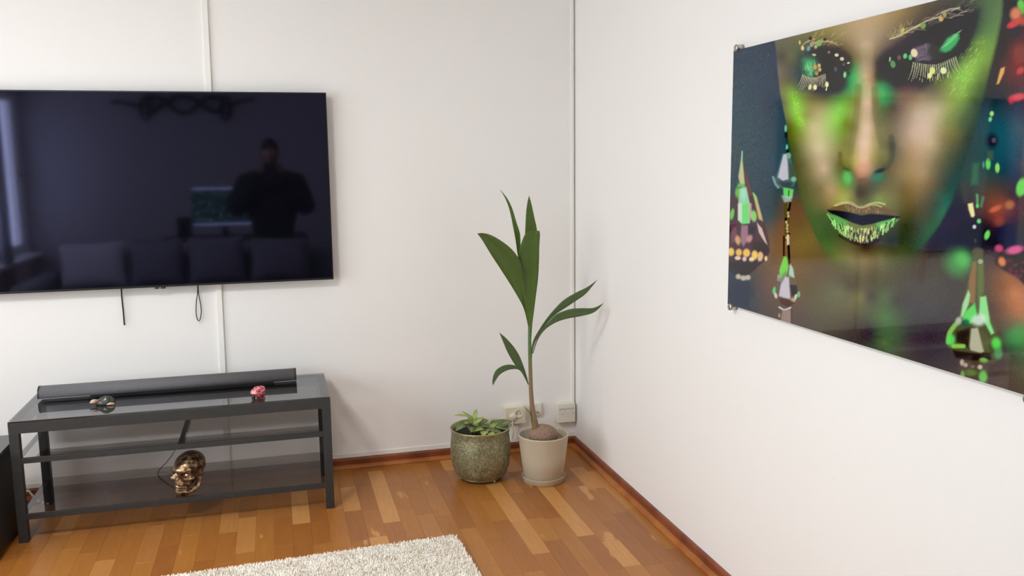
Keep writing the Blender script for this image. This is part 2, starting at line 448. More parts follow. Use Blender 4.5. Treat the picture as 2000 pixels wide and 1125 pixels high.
for z0, z1, nm in ((MZ0, MZ1, 'middle'), (LZ0, LZ1, 'lower')):
    bb(-hl + LG, hl - LG, -hd + .002, -hd + .014, z0, z1).build(nm + '_shelf_rail', BM, bench, bevel=.001)
    for sx in (-1, 1):
        x0 = -hl + .008 if sx < 0 else hl - .020
        bb(x0, x0 + .012, -hd + LG, hd - LG, z0, z1 - .010).build(nm + '_shelf_bearer', BM, bench)
xm = float(at(357, 850, z=MZ1)[0]) - BCX
bb(-hl + .012, xm - .009, -hd + .014, hd - .052, MZ1 - .009, MZ1 - .001).build('middle_glass_shelf', SHG, bench)
bb(xm + .009, hl - .012, -hd + .014, hd - .052, MZ1 - .009, MZ1 - .001).build('middle_glass_shelf', SHG, bench)
bb(xm - .009, xm + .009, -hd + .014, hd - .052, MZ0, MZ1 + .001).build('crossbar', BLACK_PL, bench)
bb(-hl + .012, hl - .012, -hd + .014, hd - .014, LZ1 - .009, LZ1 - .001).build('lower_glass_shelf', SHG, bench)
bench.rotation_euler = (0, 0, BT)

# soundbar
a = at(78, 783, z=BHT); c = at(578, 740.5, z=BHT)
Ysb = (a[1] + c[1]) / 2
a = at(77, 770, y=Ysb); c = at(578.5, 731, y=Ysb); SX0, SX1 = float(a[0]), float(c[0])
sb = thing('soundbar', 'long dark grey soundbar lying along the back of the bench top', 'soundbar', ((SX0 + SX1) / 2, Ysb, BHT))
def soundbar_cloth():
    m = NT('grey_acoustic_cloth').set(Roughness=0.75); mp = m.coords('Object'); nz = m.noise(mp, 700, 1)
    r = m.ramp(nz, 'Fac', [(0.35, rgb(84, 83, 87)), (0.65, rgb(110, 108, 112))]); m.l(r, 0, m.p, 'Base Color'); m.bump(nz, 'Fac', .3); return m.m
b = MB(); prof = []
HB = 0.010; HH = 0.046; DD = 0.036
for k in range(13):
    a_ = PI * k / 12; prof.append((-DD * math.cos(a_), HB + 0.016 + (HH - 0.016) * math.sin(a_)))
prof += [(DD, HB), (-DD, HB)]
n = len(prof); vs = [(x, Ysb + y, BHT + z) for x in (SX0 + .006, SX1 - .006) for y, z in prof]
b.add(vs, [(k, (k + 1) % n, n + (k + 1) % n, n + k) for k in range(n)] + [tuple(range(n - 1, -1, -1)), tuple(range(n, 2 * n))], True)
o = b.build('speaker_body', soundbar_cloth(), sb)
for x0, x1 in ((SX0, SX0 + .006), (SX1 - .006, SX1)):
    e = MB(); vs = [(x, Ysb + y * 1.02, BHT + HB + (z - HB) * 1.02) for x in (x0, x1) for y, z in prof]
    e.add(vs, [(k, (k + 1) % n, n + (k + 1) % n, n + k) for k in range(n)] + [tuple(range(n - 1, -1, -1)), tuple(range(n, 2 * n))]); e.build('end_cap', DARKGREY, sb)
f0 = float(at(178, 770, y=Ysb)[0]); f1 = float(at(535, 740, y=Ysb)[0])
b = MB(); b.box(f0, f1, Ysb - .028, Ysb + .028, BHT, BHT + HB); b.build('foot_plate', BLACK_PL, sb)

# two small figurines on the bench top
def lump(c, r, seed, nu=14, nv=9, flat=0.25, facet=0.0):
    m = MB(); m.ellipsoid((0, 0, 0), (1, 1, 1), nu, nv); rr = random.Random(seed); out = []
    ph = [rr.uniform(0, 6) for _ in range(6)]
    for x, y, z in m.v:
        k = 1 + 0.10 * math.sin(3 * x + ph[0]) * math.sin(3 * y + ph[1]) + 0.08 * math.sin(5 * z + ph[2] + 2 * x) + facet * (rr.random() - .5)
        z = max(z, -flat)
        out.append((c[0] + r[0] * x * k, c[1] + r[1] * y * k, c[2] + r[2] * (z + flat) * (k if z > -flat else 1)))
    m.v = [tuple(map(float, p)) for p in out]; return m
q = at(205, 790, z=BHT)
fg = thing('stone_figurine', 'small dark grey-green stone figurine with tan patches on the bench top', 'figurine', q)
u = 3.85 / FPX
m = lump((q[0] + 1 * u, q[1], q[2]), (17 * u, .022, 12.5 * u), 3, flat=.2); m.build('stone_dome', mottled('grey_green_stone', rgb(30, 36, 34), rgb(82, 88, 80), 45, rough=.25), fg)
tanm = mottled('tan_stone', rgb(150, 110, 75), rgb(215, 190, 165), 60, rough=.35)
m = lump((q[0] - 16 * u, q[1] - .006, q[2] + .013), (9 * u, .012, 4.5 * u), 5); m.build('tan_patch', tanm, fg)
m = lump((q[0] + 11 * u, q[1] - .018, q[2] + .003), (8 * u, .008, 2.6 * u), 6); m.build('tan_patch', tanm, fg)
q = at(503, 776, z=BHT)
fg = thing('glass_figurine', 'small pink and red glass figurine near the right end of the bench top', 'figurine', q)
red = mottled('pink_red_glass', rgb(150, 40, 50), rgb(232, 150, 150), 70, rough=.12, lo=.4, hi=.62)
m = lump((q[0] + 1 * u, q[1], q[2] + .012), (13.5 * u, .022, 9.5 * u), 12, 10, 7, flat=.55, facet=.16); m.sm = [False] * len(m.f); m.build('glass_head', red, fg)
m = lump((q[0] + 6 * u, q[1], q[2]), (7.5 * u, .018, 6 * u), 13, 9, 6, flat=.4, facet=.12); m.sm = [False] * len(m.f); m.build('glass_foot', plain('deep_red_glass', rgb(120, 20, 30), .12), fg)
m = lump((q[0] - 7 * u, q[1] + .006, q[2]), (3.5 * u, .010, 6 * u), 14, 8, 6, flat=.4, facet=.1); m.sm = [False] * len(m.f); m.build('glass_foot', plain('deep_red_glass_dark', rgb(84, 12, 20), .12), fg)

# ------------------------------------------------------------------ gilded skull on the lower shelf
def bronze():
    m = NT('antique_gold_metal').set(Metallic=0.92, Roughness=0.33); mp = m.coords('Object')
    nz = m.noise(mp, 34, 5, .65); vo = m.n('TexVoronoi', feature='SMOOTH_F1'); vo.inputs['Scale'].default_value = 55; m.l(mp, 0, vo, 'Vector')
    r = m.ramp(nz, 'Fac', [(0.34, rgb(46, 34, 26)), (0.5, rgb(132, 104, 78)), (0.66, rgb(232, 206, 168))]); m.l(r, 0, m.p, 'Base Color')
    ad = m.n('Math', operation='ADD'); m.l(nz, 'Fac', ad, 0); m.l(vo, 'Distance', ad, 1); m.bump(ad, 0, .9, .006); return m.m
GOLD = bronze()
SKH = 0.176
p_ch = at(350, 970, z=LZ1 - .001)
sk_yaw = -0.40
sk_org = np.array([p_ch[0] + 0.034, p_ch[1] + 0.062, LZ1 - 0.001])
skull = thing('skull_ornament', 'antique gold skull ornament standing on the lower shelf of the bench', 'ornament', sk_org)
def smin(a, b, k): h = np.clip(.5 + .5 * (b - a) / k, 0, 1); return b + (a - b) * h - k * h * (1 - h)
def smax(a, b, k): return -smin(-a, -b, k)
def ell(P, c, r):
    q = (P - np.array(c)) / np.array(r); l = np.linalg.norm(q, axis=1); return (l - 1) * min(r)
def cap(P, a, b_, r):
    a = np.array(a); b_ = np.array(b_); ba = b_ - a; h = np.clip(((P - a) @ ba) / (ba @ ba), 0, 1)
    return np.linalg.norm(P - a - h[:, None] * ba, axis=1) - r
def skull_sdf(P):
    P = P.copy(); P[:, 0] = np.abs(P[:, 0])
    d = ell(P, (0, .10, .60), (.325, .43, .31))
    d = smin(d, ell(P, (0, -.20, .45), (.235, .20, .27)), .10)
    d = smin(d, cap(P, (.03, -.345, .585), (.22, -.27, .585), .045), .06)
    d = smin(d, ell(P, (.205, -.265, .40), (.085, .10, .055)), .04)
    d = smin(d, cap(P, (.24, -.22, .40), (.315, .03, .425), .026), .03)
    d = smin(d, ell(P, (0, .06, .36), (.20, .27, .12)), .08)
    d = smin(d, ell(P, (0, -.10, .27), (.17, .17, .15)), .05)
    d = smin(d, ell(P, (.25, .07, .42), (.075, .10, .10)), .06)
    d = smin(d, ell(P, (0, -.285, .285), (.155, .12, .085)), .06)
    d = smin(d, cap(P, (0, -.375, .50), (0, -.335, .56), .032), .04)
    d = smax(d, -ell(P, (.125, -.395, .49), (.092, .13, .078)), .025)
    d = smax(d, -ell(P, (.03, -.42, .375), (.038, .10, .072)), .015)
    d = smax(d, -ell(P, (.30, -.13, .52), (.05, .12, .07)), .05)
    d = smax(d, -ell(P, (.22, -.17, .27), (.075, .11, .09)), .03)
    return d
def spherical(nu, nv):
    m = MB(); m.ellipsoid((0, 0, 0), (1, 1, 1), nu, nv); return m
m = spherical(150, 110); D = np.array(m.v); ctr = np.array([0, -.02, .52])
tt = np.full(len(D), 0.85); act = np.ones(len(D), bool)
tt[:] = 0.0; step = 0.008
inside = np.ones(len(D), bool)
for k in range(100):      # walk outwards to the first surface
    d = skull_sdf(ctr + D * tt[:, None]); inside &= d < 0
    tt = np.where(inside, tt + step, tt)
    if not inside.any(): break
for k in range(6):
    d = skull_sdf(ctr + D * tt[:, None]); tt = tt - np.clip(d, -step, step) * .7
V = ctr + D * tt[:, None]
ca, sa = math.cos(sk_yaw), math.sin(sk_yaw)
def skx(V):
    V = np.asarray(V, float) * SKH
    return np.stack([sk_org[0] + ca * V[:, 0] - sa * V[:, 1], sk_org[1] + sa * V[:, 0] + ca * V[:, 1], sk_org[2] + V[:, 2]], 1)
m.v = [tuple(p) for p in skx(V)]; m.build('cranium', GOLD, skull, origin=sk_org)
jaw = [(.258, -.03, .41), (.262, -.03, .30), (.248, -.05, .17), (.205, -.14, .115), (.145, -.25, .085), (.075, -.325, .072), (0, -.345, .07)]
jr = [.052, .062, .068, .064, .062, .068, .071]
J = spline(np.array([list(p) + [r] for p, r in zip(jaw, jr)]), 22); J = np.vstack([J, J[::-1][1:] * np.array([-1, 1, 1, 1])])
m = MB(); m.tube(J[:, :3], J[:, 3], 12); v = skx(m.v); v[:, 2] = np.maximum(v[:, 2], sk_org[2]); m.v = [tuple(p) for p in v]; m.build('jaw', GOLD, skull, origin=sk_org)
for zc, hh, rr_, off in ((.212, .040, .150, .0), (.148, .036, .140, .012)):
    for k in range(8):
        a_ = (k - 3.5) * 0.235
        cx_, cy_ = math.sin(a_) * rr_, -.265 - math.cos(a_) * (.125 - off)
        m = MB(); m.ellipsoid((cx_, cy_, zc), (.021, .024, hh), 8, 6); m.v = [tuple(p) for p in skx(m.v)]
        m.build('tooth', GOLD, skull, origin=sk_org)
shiny = plain('polished_gold', rgb(236, 214, 190), .12, 1.0)
for sx in (-1, 1):
    m = MB(); m.ellipsoid((sx * .125, -.30, .487), (.050, .05, .046), 14, 10); m.v = [tuple(p) for p in skx(m.v)]; m.build('eye', shiny, skull, origin=sk_org)
# thin power wire of the skull
yw = float(sk_org[1]) + .04
b = MB(); wz = LZ1 + .002
P_ = [at(347, 868, y=-.075), at(338, 886, y=-.075), at(325, 903, y=-.08), at(309, 921, z=wz), at(312, 932, z=wz), at(324, 942, z=wz), at(342, 953, z=wz)]
b.tube(spline(P_, 40), .0016, 6); tag(b.build('power_wire', RUBBER, None, origin=P_[3]), 'thin black wire curving onto the lower shelf left of the gold skull', 'wire')

# ------------------------------------------------------------------ black loudspeaker cabinet at the left edge
SWX = -2.455
ztop = float(at(0, 887, x=SWX)[2])
sub = thing('loudspeaker_cabinet', 'black floor-standing loudspeaker box left of the bench', 'loudspeaker', (SWX - .17, -.46, 0))
y0, y1 = -.66, -.262
b = MB(); b.box(SWX - .34, SWX, y0, y1, .02, ztop - .004); b.build('cabinet_body', mottled('black_ash_vinyl', rgb(14, 14, 16), rgb(34, 34, 36), 90, rough=.55, bump=.2), sub, bevel=.004)
b = MB(); b.box(SWX - .335, SWX - .002, y0 + .003, y1 - .003, ztop - .004, ztop); b.build('top_panel', plain('glossy_black_top', rgb(30, 30, 32), .06, IOR=1.7), sub)
for fx in (SWX - .31, SWX - .03):
    for fy in (y0 + .04, y1 - .04):
        m = MB(); m.lathe([(.018, 0), (.016, .02)], 16, (fx, fy, 0)); m.build('foot', RUBBER, sub)
# cables on the floor behind the bench
b = MB(); b.tube(spline([at(48, 970, y=-.035), at(54, 958, y=-.05), at(62, 966, y=-.06), at(70, 974, y=-.07), at(80, 980, z=.006), at(95, 984, z=.006)], 30), .0042, 8)
tag(b.build('white_power_cable', WHITE_PL, None, origin=at(62, 966, y=-.05)), 'white power cable looping along the baseboard behind the left end of the bench', 'cable')
b = MB(); b.tube(spline([at(44, 972, z=.006), at(56, 985, z=.006), at(74, 983, z=.006), at(90, 975, z=.006)], 24), .004, 8)
tag(b.build('black_power_cable', RUBBER, None, origin=at(60, 984, z=.006)), 'black power cable on the floor behind the left end of the bench', 'cable')

# ------------------------------------------------------------------ sockets in the corner
def plate(name, label, cat, px0, py0, px1, py1, depth, mat):
    a = at(px0, py0, y=-depth); c = at(px1, py1, y=-depth)
    o = thing(name, label, cat, ((a[0] + c[0]) / 2, 0, (a[2] + c[2]) / 2))
    b = MB(); b.box(a[0], c[0], -depth, 0, c[2], a[2]); b.build('cover_plate', mat, o, bevel=.004, segs=3)
    return o, a, c
def disc(parent, name, px, py, y, r, depth, mat, n=24):
    q = at(px, py, y=y); m = MB(); m.lathe([(r, 0), (r, depth * .8), (r * .92, depth)], n, (q[0], y, q[2]), axis='y'); return m.build(name, mat, parent)
sk, a, c = plate('double_socket', 'cream double wall socket behind the metal pot with a round plug in it', 'socket', 986, 797, 1027, 827, .034, CREAM_PL)
q = at(1013, 808, y=-.034); m = MB(); m.lathe([(.0215, -.002), (.0215, .0028), (.0195, .0032), (.0182, .0008), (0.0, .0008)], 28, (q[0], -.034, q[2]), axis='y'); so = m.build('socket_well', CREAM_PL, sk)
for dx in (-.0095, .0095):
    m = MB(); m.lathe([(.0026, 0), (.0026, .0014), (0, .0014)], 10, (q[0] + dx, -.034, q[2]), axis='y'); m.build('pin_hole', BLACK_PL, so)
q = at(1001, 814, y=-.036)
pg = thing('round_plug', 'white round plug pushed into the double wall socket', 'plug', (q[0], -.034, q[2]))
m = MB(); m.lathe([(.0185, 0), (.0185, .010), (.0165, .013), (.0, .013)], 28, (q[0], -.034, q[2]), axis='y'); m.build('plug_body', WHITE_PL, pg)
b = MB(); b.tube(spline([(q[0], -.041, q[2] - .014), (q[0] - .003, -.045, q[2] - .04), (q[0] + .002, -.045, q[2] - .075), (q[0] + .002, -.028, .075)], 20), .0032, 8); b.build('plug_cord', WHITE_PL, pg)
b = MB(); a = at(997, 829, y=-.014); c = at(1012, 858, y=-.014); b.box(a[0], c[0], -.014, -.0005, BH + .001, a[2]); struct(b.build('trim_4', WHITE_TR, bevel=.002))
an, a, c = plate('antenna_socket', 'small white aerial socket plate on the wall behind the palm stem', 'socket', 1037, 789, 1058, 811, .022, WHITE_PL)
q = at(1049, 804.5, y=-.022); m = MB(); m.lathe([(.006, 0), (.006, .012), (.004, .012)], 16, (q[0], -.022, q[2]), axis='y'); m.build('coaxial_jack', STEEL, an)
jb, a, c = plate('junction_box', 'white junction box in the corner at the foot of the wall duct', 'junction box', 1089, 790, 1124, 824, .040, WHITE_PL)
for px, py in ((1098, 809), (1120, 806)):
    disc(jb, 'screw', px, py, -.040, .0035, .0012, STEEL, 12)
b = MB()
grey_print = plain('grey_print', rgb(196, 192, 184), .5)
for row, (yy, xs) in enumerate(((803.5, (1104, 1116)), (808, (1102, 1107, 1111, 1115)), (812.5, (1103, 1108, 1112)))):
    for xx in xs:
        a = at(xx, yy, y=-.0404); w_ = .011 if row == 0 else .0045; b.box(a[0] - w_ / 2, a[0] + w_ / 2, -.0404, -.0395, a[2] - .0018, a[2] + .0018)
b.build('embossed_marking', grey_print, jb)
b = MB(); a = at(1092, 798, y=-.0405); c = at(1121, 799.5, y=-.0405); b.box(a[0], c[0], -.0405, -.039, c[2], a[2]); b.build('lid_seam', grey_print, jb)

# ------------------------------------------------------------------ metal pot with fittonia
def silhouette_pot(rows, y_axis):
    out = []
    for py, l, r in rows:
        a = at(l, py, y=y_axis); c = at(r, py, y=y_axis); m_ = (a + c) / 2; k_ = (m_[1] - CAM[1]) / np.hypot(m_[0] - CAM[0], m_[1] - CAM[1])
        out.append(((c[0] - a[0]) / 2 * k_ * 1.012, m_[2], m_[0]))
    return out
P1 = np.array([-.568, -.313]); 
rows = silhouette_pot([(936, 897, 978), (922, 889.5, 985.5), (905, 882.5, 992.5), (885, 880, 996), (865, 880.5, 996), (852, 882, 995), (846, 883, 994), (838, 881.5, 995), (834, 880.5, 995.5)], P1[1])
cx1 = float(np.mean([r[2] for r in rows])); P1[0] = cx1
def galvanised():
    m = NT('aged_galvanised_metal').set(Metallic=0.55, Roughness=0.48); mp = m.coords('Object')
    vo = m.n('TexVoronoi'); vo.inputs['Scale'].default_value = 150; m.l(mp, 0, vo, 'Vector')
    nz = m.noise(mp, 28, 4); add = m.n('MixRGB'); add.inputs[0].default_value = .5
    m.l(vo, 'Color', add, 1); m.l(nz, 'Fac', add, 2)
    bw = m.n('RGBToBW'); m.l(add, 0, bw, 0)
    r = m.ramp(bw, 0, [(0.25, rgb(112, 113, 86)), (0.5, rgb(138, 137, 106)), (0.78, rgb(180, 178, 148))]); m.l(r, 0, m.p, 'Base Color')
    m.bump(nz, 'Fac', .15); return m.m
GALV = galvanised()
zo = rows[0][1]
prof = [(0.0, .012), (rows[0][0] - .006, .012), (rows[0][0] - .002, .009), (rows[0][0], max(.012, 0.016))]
for r, z, _ in rows[1:]: prof.append((r, z))
rim_r, rim_z = rows[-1][0], rows[-1][1]
prof += [(rim_r - .002, rim_z + .002), (rim_r - .006, rim_z), (rows[-3][0] - .006, rows[-3][1]), (rows[3][0] - .006, rows[3][1]), (rows[1][0] - .006, rows[1][1])]
fit = thing('potted_fittonia', 'low green plant with pink-veined leaves in a bulging galvanised metal pot', 'plant', (P1[0], P1[1], 0))
b = MB(); b.lathe(prof, 64, (P1[0], P1[1], 0)); pot = b.build('metal_pot', GALV, fit)
b = MB(); ring = [(P1[0] + (rim_r - .001) * math.cos(2 * PI * k / 64), P1[1] + (rim_r - .001) * math.sin(2 * PI * k / 64), rim_z) for k in range(65)]
b.tube(ring, .0035, 8); b.build('rolled_rim', plain('worn_brass_edge', rgb(176, 164, 126), .32, .8), pot)
b = MB(); rb = rows[0][0] + .001; ring = [(P1[0] + rb * math.cos(2 * PI * k / 64), P1[1] + rb * math.sin(2 * PI * k / 64), .016) for k in range(65)]
b.tube(ring, .0035, 8); b.build('base_ring', plain('dull_zinc_edge', rgb(140, 136, 112), .4, .7), pot)
for k in range(3):
    a_ = math.radians(-62 + 120 * k); m = MB(); m.ellipsoid((P1[0] + (rb - .006) * math.cos(a_), P1[1] + (rb - .006) * math.sin(a_), .0065), (.007, .007, .0065), 12, 8); m.build('ball_foot', plain('brass_ball', rgb(214, 190, 130), .3, .7), fit)
SOIL = mottled('dark_potting_soil', rgb(14, 11, 9), rgb(44, 36, 30), 120, rough=.95, bump=1.0)
b = MB(); b.lathe([(rows[4][0] - .008, rim_z - .035), (rim_r * .6, rim_z - .030), (0, rim_z - .028)], 40, (P1[0], P1[1], 0)); b.build('soil', SOIL, fit)

def leaf_material(name, dark, light, vein, veins=True, sheen=.42):
    m = NT(name).set(Roughness=sheen); m.p.inputs['Specular IOR Level'].default_value = .45
    uv = m.n('Attribute', attribute_name='leaf_uv'); sp = m.n('SeparateXYZ'); m.l(uv, 'Vector', sp, 0)
    mp = m.coords('Object'); nz = m.noise(mp, 40, 3); base = m.ramp(nz, 'Fac', [(.3, dark), (.7, light)])
    col = base
    if veins:
        ab = m.n('Math', operation='ABSOLUTE'); m.l(sp, 1, ab, 0)
        k1 = m.n('Math', operation='MULTIPLY_ADD'); k1.inputs[1].default_value = -0.5; m.l(ab, 0, k1, 0); m.l(sp, 0, k1, 2)
        fr = m.n('Math', operation='PINGPONG'); fr.inputs[1].default_value = .085; m.l(k1, 0, fr, 0)
        lt = m.n('Math', operation='LESS_THAN'); lt.inputs[1].default_value = .018; m.l(fr, 0, lt, 0)
        mid = m.n('Math', operation='LESS_THAN'); mid.inputs[1].default_value = .09; m.l(ab, 0, mid, 0)
        mxm = m.n('Math', operation='MAXIMUM'); m.l(lt, 0, mxm, 0); m.l(mid, 0, mxm, 1)
        fac = m.n('Math', operation='MULTIPLY'); fac.inputs[1].default_value = .55; m.l(mxm, 0, fac, 0)
        mx = m.n('MixRGB'); mx.inputs[2].default_value = vein; m.l(fac, 0, mx, 0); m.l(base, 0, mx, 1); col = mx
    else:   # fine parallel ribs of a palm leaf
        wv = m.n('Math', operation='PINGPONG'); wv.inputs[1].default_value = .09; m.l(sp, 1, wv, 0)
        sc = m.n('Math', operation='MULTIPLY'); sc.inputs[1].default_value = 11.0; m.l(wv, 0, sc, 0)
        mx = m.n('MixRGB', blend_type='MULTIPLY'); mx.inputs[0].default_value = .35; m.l(base, 0, mx, 1)
        rr_ = m.ramp(sc, 0, [(0, (.55, .6, .5, 1)), (.5, (1, 1, 1, 1))]); m.l(rr_, 0, mx, 2); col = mx
        bp = m.bump(sc, 0, .25, .001)
    m.l(col, 0, m.p, 'Base Color')
    tl = m.n('BsdfTranslucent'); m.l(col, 0, tl, 0); ms = m.n('MixShader'); ms.inputs[0].default_value = .18
    m.l(m.p, 0, ms, 1); m.l(tl, 0, ms, 2); m.l(ms, 0, m.out, 0)
    return m.m
def leaf_obj(name, rowsL, rowsM, rowsR, mat, parent, thick=.0007):
    """leaf from left-edge, midrib and right-edge point rows"""
    n = len(rowsM); cols = [rowsL, (np.array(rowsL) * .5 + np.array(rowsM) * .5), rowsM, (np.array(rowsR) * .5 + np.array(rowsM) * .5), rowsR]
    vs = []; uv = []
    for i in range(n):
        for j, cl in enumerate(cols): vs.append(cl[i]); uv.append((i / (n - 1), (j - 2) / 2, 0))
    fs = [(i * 5 + j, i * 5 + j + 1, (i + 1) * 5 + j + 1, (i + 1) * 5 + j) for i in range(n - 1) for j in range(4)]
    b = MB(); b.add(vs, fs, True); o = b.build(name, mat, parent)
    at_ = o.data.attributes.new('leaf_uv', 'FLOAT_VECTOR', 'POINT'); at_.data.foreach_set('vector', np.array(uv, dtype=np.float32).ravel())
    s = o.modifiers.new('solidify', 'SOLIDIFY'); s.thickness = thick; s.offset = 0
    return o
FIT1 = leaf_material('fittonia_leaf_green', rgb(46, 86, 34), rgb(78, 122, 46), rgb(228, 190, 160))
FIT2 = leaf_material('fittonia_leaf_young', rgb(120, 150, 60), rgb(170, 190, 100), rgb(226, 214, 160))
def oval_leaf(base, direction, up, length, width, droop, mat, parent, name='leaf'):
    d = np.array(direction, float); d /= np.linalg.norm(d); u_ = np.array(up, float); u_ -= d * (u_ @ d); u_ /= np.linalg.norm(u_); s_ = np.cross(d, u_)
    L, M_, R_ = [], [], []
    for k in range(8):
        t_ = k / 7; w_ = width / 2 * (math.sin(PI * min(1, t_ ** .8)) ** .75 if 0 < t_ < 1 else .03)
        c_ = np.array(base) + d * length * t_ - u_ * droop * length * t_ * t_
        M_.append(c_); L.append(c_ - s_ * w_ + u_ * w_ * .28); R_.append(c_ + s_ * w_ + u_ * w_ * .28)
    return leaf_obj(name, L, M_, R_, mat, parent)
sz = rim_z - .03
fspec = [  # target pixel of the leaf centre, depth offset, length, width, azimuth deg, elevation deg, young?
    (922, 822, .00, .050, .026, 100, 55, 1), (914, 812, .00, .046, .016, 150, 50, 1), (928, 811, .0, .046, .018, 60, 60, 1), (903, 811, -.01, .052, .017, 178, 20, 1),
    (933, 822, -.02, .05, .026, 20, 35, 1), (916, 826, -.03, .05, .028, 230, 30, 1), (926, 829, -.04, .055, .034, 280, 25, 0), (907, 826, -.02, .06, .036, 200, 8, 0),
    (938, 832, -.02, .06, .034, 330, 18, 0), (902, 832, -.05, .055, .034, 215, -2, 0), (920, 834, -.06, .05, .030, 260, 5, 0), (944, 823, .02, .055, .030, 40, 15, 0),
    (950, 838, -.05, .06, .036, 320, 12, 0), (946, 842, -.07, .055, .034, 250, 2, 1), (962, 833, -.03, .05, .030, 20, 28, 1), (957, 845, -.08, .055, .032, 290, -4, 1),
    (979, 828, -.02, .075, .052, 10, 22, 0), (978, 834, -.05, .06, .040, 340, -2, 0), (966, 826, .02, .05, .032, 60, 25, 0), (949, 834, -.03, .045, .026, 190, 20, 0),
    (968, 841, -.07, .05, .030, 310, 0, 0), (934, 838, -.07, .05, .028, 190, 4, 1)]
for k, (px, py, dy, ln, wd, az, el, yg) in enumerate(fspec):
    yy = P1[1] + dy; q = at(px, py, y=yy); A, E_ = math.radians(az), math.radians(el)
    d = np.array([math.cos(A) * math.cos(E_), math.sin(A) * math.cos(E_), math.sin(E_)])
    base = q - d * ln * .5
    lf = oval_leaf(base, d, (0, -.25, 1), ln * 1.2, wd * 1.2, .22, FIT2 if yg else FIT1, fit)
    root = np.array([P1[0] + (base[0] - P1[0]) * .6, P1[1] + (base[1] - P1[1]) * .6, sz])
    m = MB(); m.tube(spline([root, (root + base) / 2 + np.array([0, 0, .006]), base], 6), .0014, 6); m.build('stalk', plain('pale_green_stalk', rgb(120, 140, 80), .5) if k == 0 else bpy.data.materials['pale_green_stalk'], fit)

# ------------------------------------------------------------------ beige pot with coconut palm
q = at(1062, 952, z=0); dirc = q[:2] - CAM[:2]; dirc /= np.linalg.norm(dirc)
SR = .0985; P2 = q[:2] + dirc * .094
rows = silhouette_pot([(926, 1023.5, 1099.5), (900, 1018.5, 1103.5), (875, 1015, 1106.5), (852, 1012.3, 1109), (846, 1011.6, 1109.6)], P2[1])
P2[0] = float(np.mean([r[2] for r in rows]))
BEIGE = mottled('matt_beige_plastic', rgb(188, 178, 156), rgb(193, 183, 161), 8, rough=.55)
b = MB(); b.lathe([(.0, .003), (.086, .003), (.089, 0), (.093, .002), (SR - .001, .027), (SR, .029), (SR - .004, .029), (.0885, .009), (0, .009)], 56, (P2[0], P2[1], 0))
tag(b.build('saucer', BEIGE, None, origin=(P2[0], P2[1], 0)), 'round beige saucer under the palm pot', 'saucer')
palm = thing('potted_coconut_palm', 'tall young coconut palm sprouting from its nut in a beige pot in the corner', 'plant', (P2[0], P2[1], .009))
rb, rt, zt = rows[0][0], rows[-1][0], rows[-1][1]
b = MB(); b.lathe([(0, .0095), (rb - .006, .0095), (rb - .001, .013), (rb + (rt - rb) * .5, .013 + (zt - .013) * .5), (rt - .0015, zt - .008), (rt, zt - .004), (rt - .001, zt), (rt - .005, zt), (rt - .0065, zt - .01), (rb + (rt - rb) * .5 - .006, .013 + (zt - .013) * .5)], 64, (P2[0], P2[1], 0)); b.build('beige_pot', BEIGE, palm)
b = MB(); b.lathe([(rt - .012, zt - .055), (rt * .5, zt - .05), (0, zt - .05)], 40, (P2[0], P2[1], 0)); b.build('soil', SOIL, palm)
nut = at(1061, 850, y=P2[1] - .012); un = np.linalg.norm(nut - CAM) / FPX
m = MB(); m.ellipsoid((0, 0, 0), (1, 1, 1), 32, 20)
vv = np.array(m.v); kk = 1 + .04 * np.sin(3 * np.arctan2(vv[:, 2], vv[:, 1])) + .02 * np.sin(7 * vv[:, 0] + 3 * vv[:, 2])
m.v = [tuple(np.array([nut[0], nut[1], nut[2] - .004]) + p * k * np.array([29 * un, .055, 24 * un])) for p, k in zip(vv, kk)]
m.build('coconut', mottled('fibrous_coconut_husk', rgb(126, 102, 86), rgb(154, 128, 110), 60, rough=.9, bump=.35, stretch=(1, 4, 4)), palm)
YS = P2[1] - .01
def lp(X, Y, dy=0.0): return at(900 + X / 2.5, 350 + Y / 2.5, y=YS + dy)
def stem_mat():
    m = NT('palm_stem').set(Roughness=.5); tc = m.n('TexCoord'); sp = m.n('SeparateXYZ'); m.l(tc, 'Object', sp, 0)
    mp = m.coords('Object', (40, 40, 4)); nz = m.noise(mp, 3, 3)
    ad = m.n('Math', operation='MULTIPLY_ADD'); ad.inputs[1].default_value = .12; m.l(nz, 'Fac', ad, 0); m.l(sp, 2, ad, 2)
    r = m.ramp(ad, 0, [(.25, rgb(118, 104, 66)), (.42, rgb(136, 112, 84)), (.56, rgb(128, 112, 82)), (.66, rgb(88, 116, 62))]); m.l(r, 0, m.p, 'Base Color'); m.bump(nz, 'Fac', .3, .002); return m.m
SM = stem_mat()
pts = [at(1047, 840, y=YS), at(1043, 820, y=YS), at(1039.5, 795, y=YS), at(1037.5, 770, y=YS), at(1036.5, 745, y=YS), at(1035.5, 710, y=YS), at(1034.5, 670, y=YS), at(1034, 635, y=YS)]
rad = np.array([7.2, 6.6, 5.0, 4.3, 3.9, 3.7, 3.4, 2.6]) * un
Q = spline(np.array([list(p) + [r] for p, r in zip(pts, rad)]), 40)
b = MB(); b.tube(Q[:, :3], Q[:, 3], 12); b.build('stem', SM, palm)
SHOOT = plain('dull_green_shoot', rgb(110, 118, 70), .5)
b = MB(); b.tube(spline([at(1039, 822, y=YS - .008), at(1034.5, 806, y=YS - .008), at(1028, 799, y=YS - .01), at(1022.5, 792.5, y=YS - .012)], 12), [.006, .0058, .0054, .005, .0046, .0042, .0038, .0033, .0028, .0022, .0016, .0008], 8, flat=.5); b.build('side_shoot', SHOOT, palm)
PALM = leaf_material('palm_leaf_green', rgb(84, 108, 42), rgb(90, 116, 46), rgb(120, 150, 80), veins=False, sheen=.4)
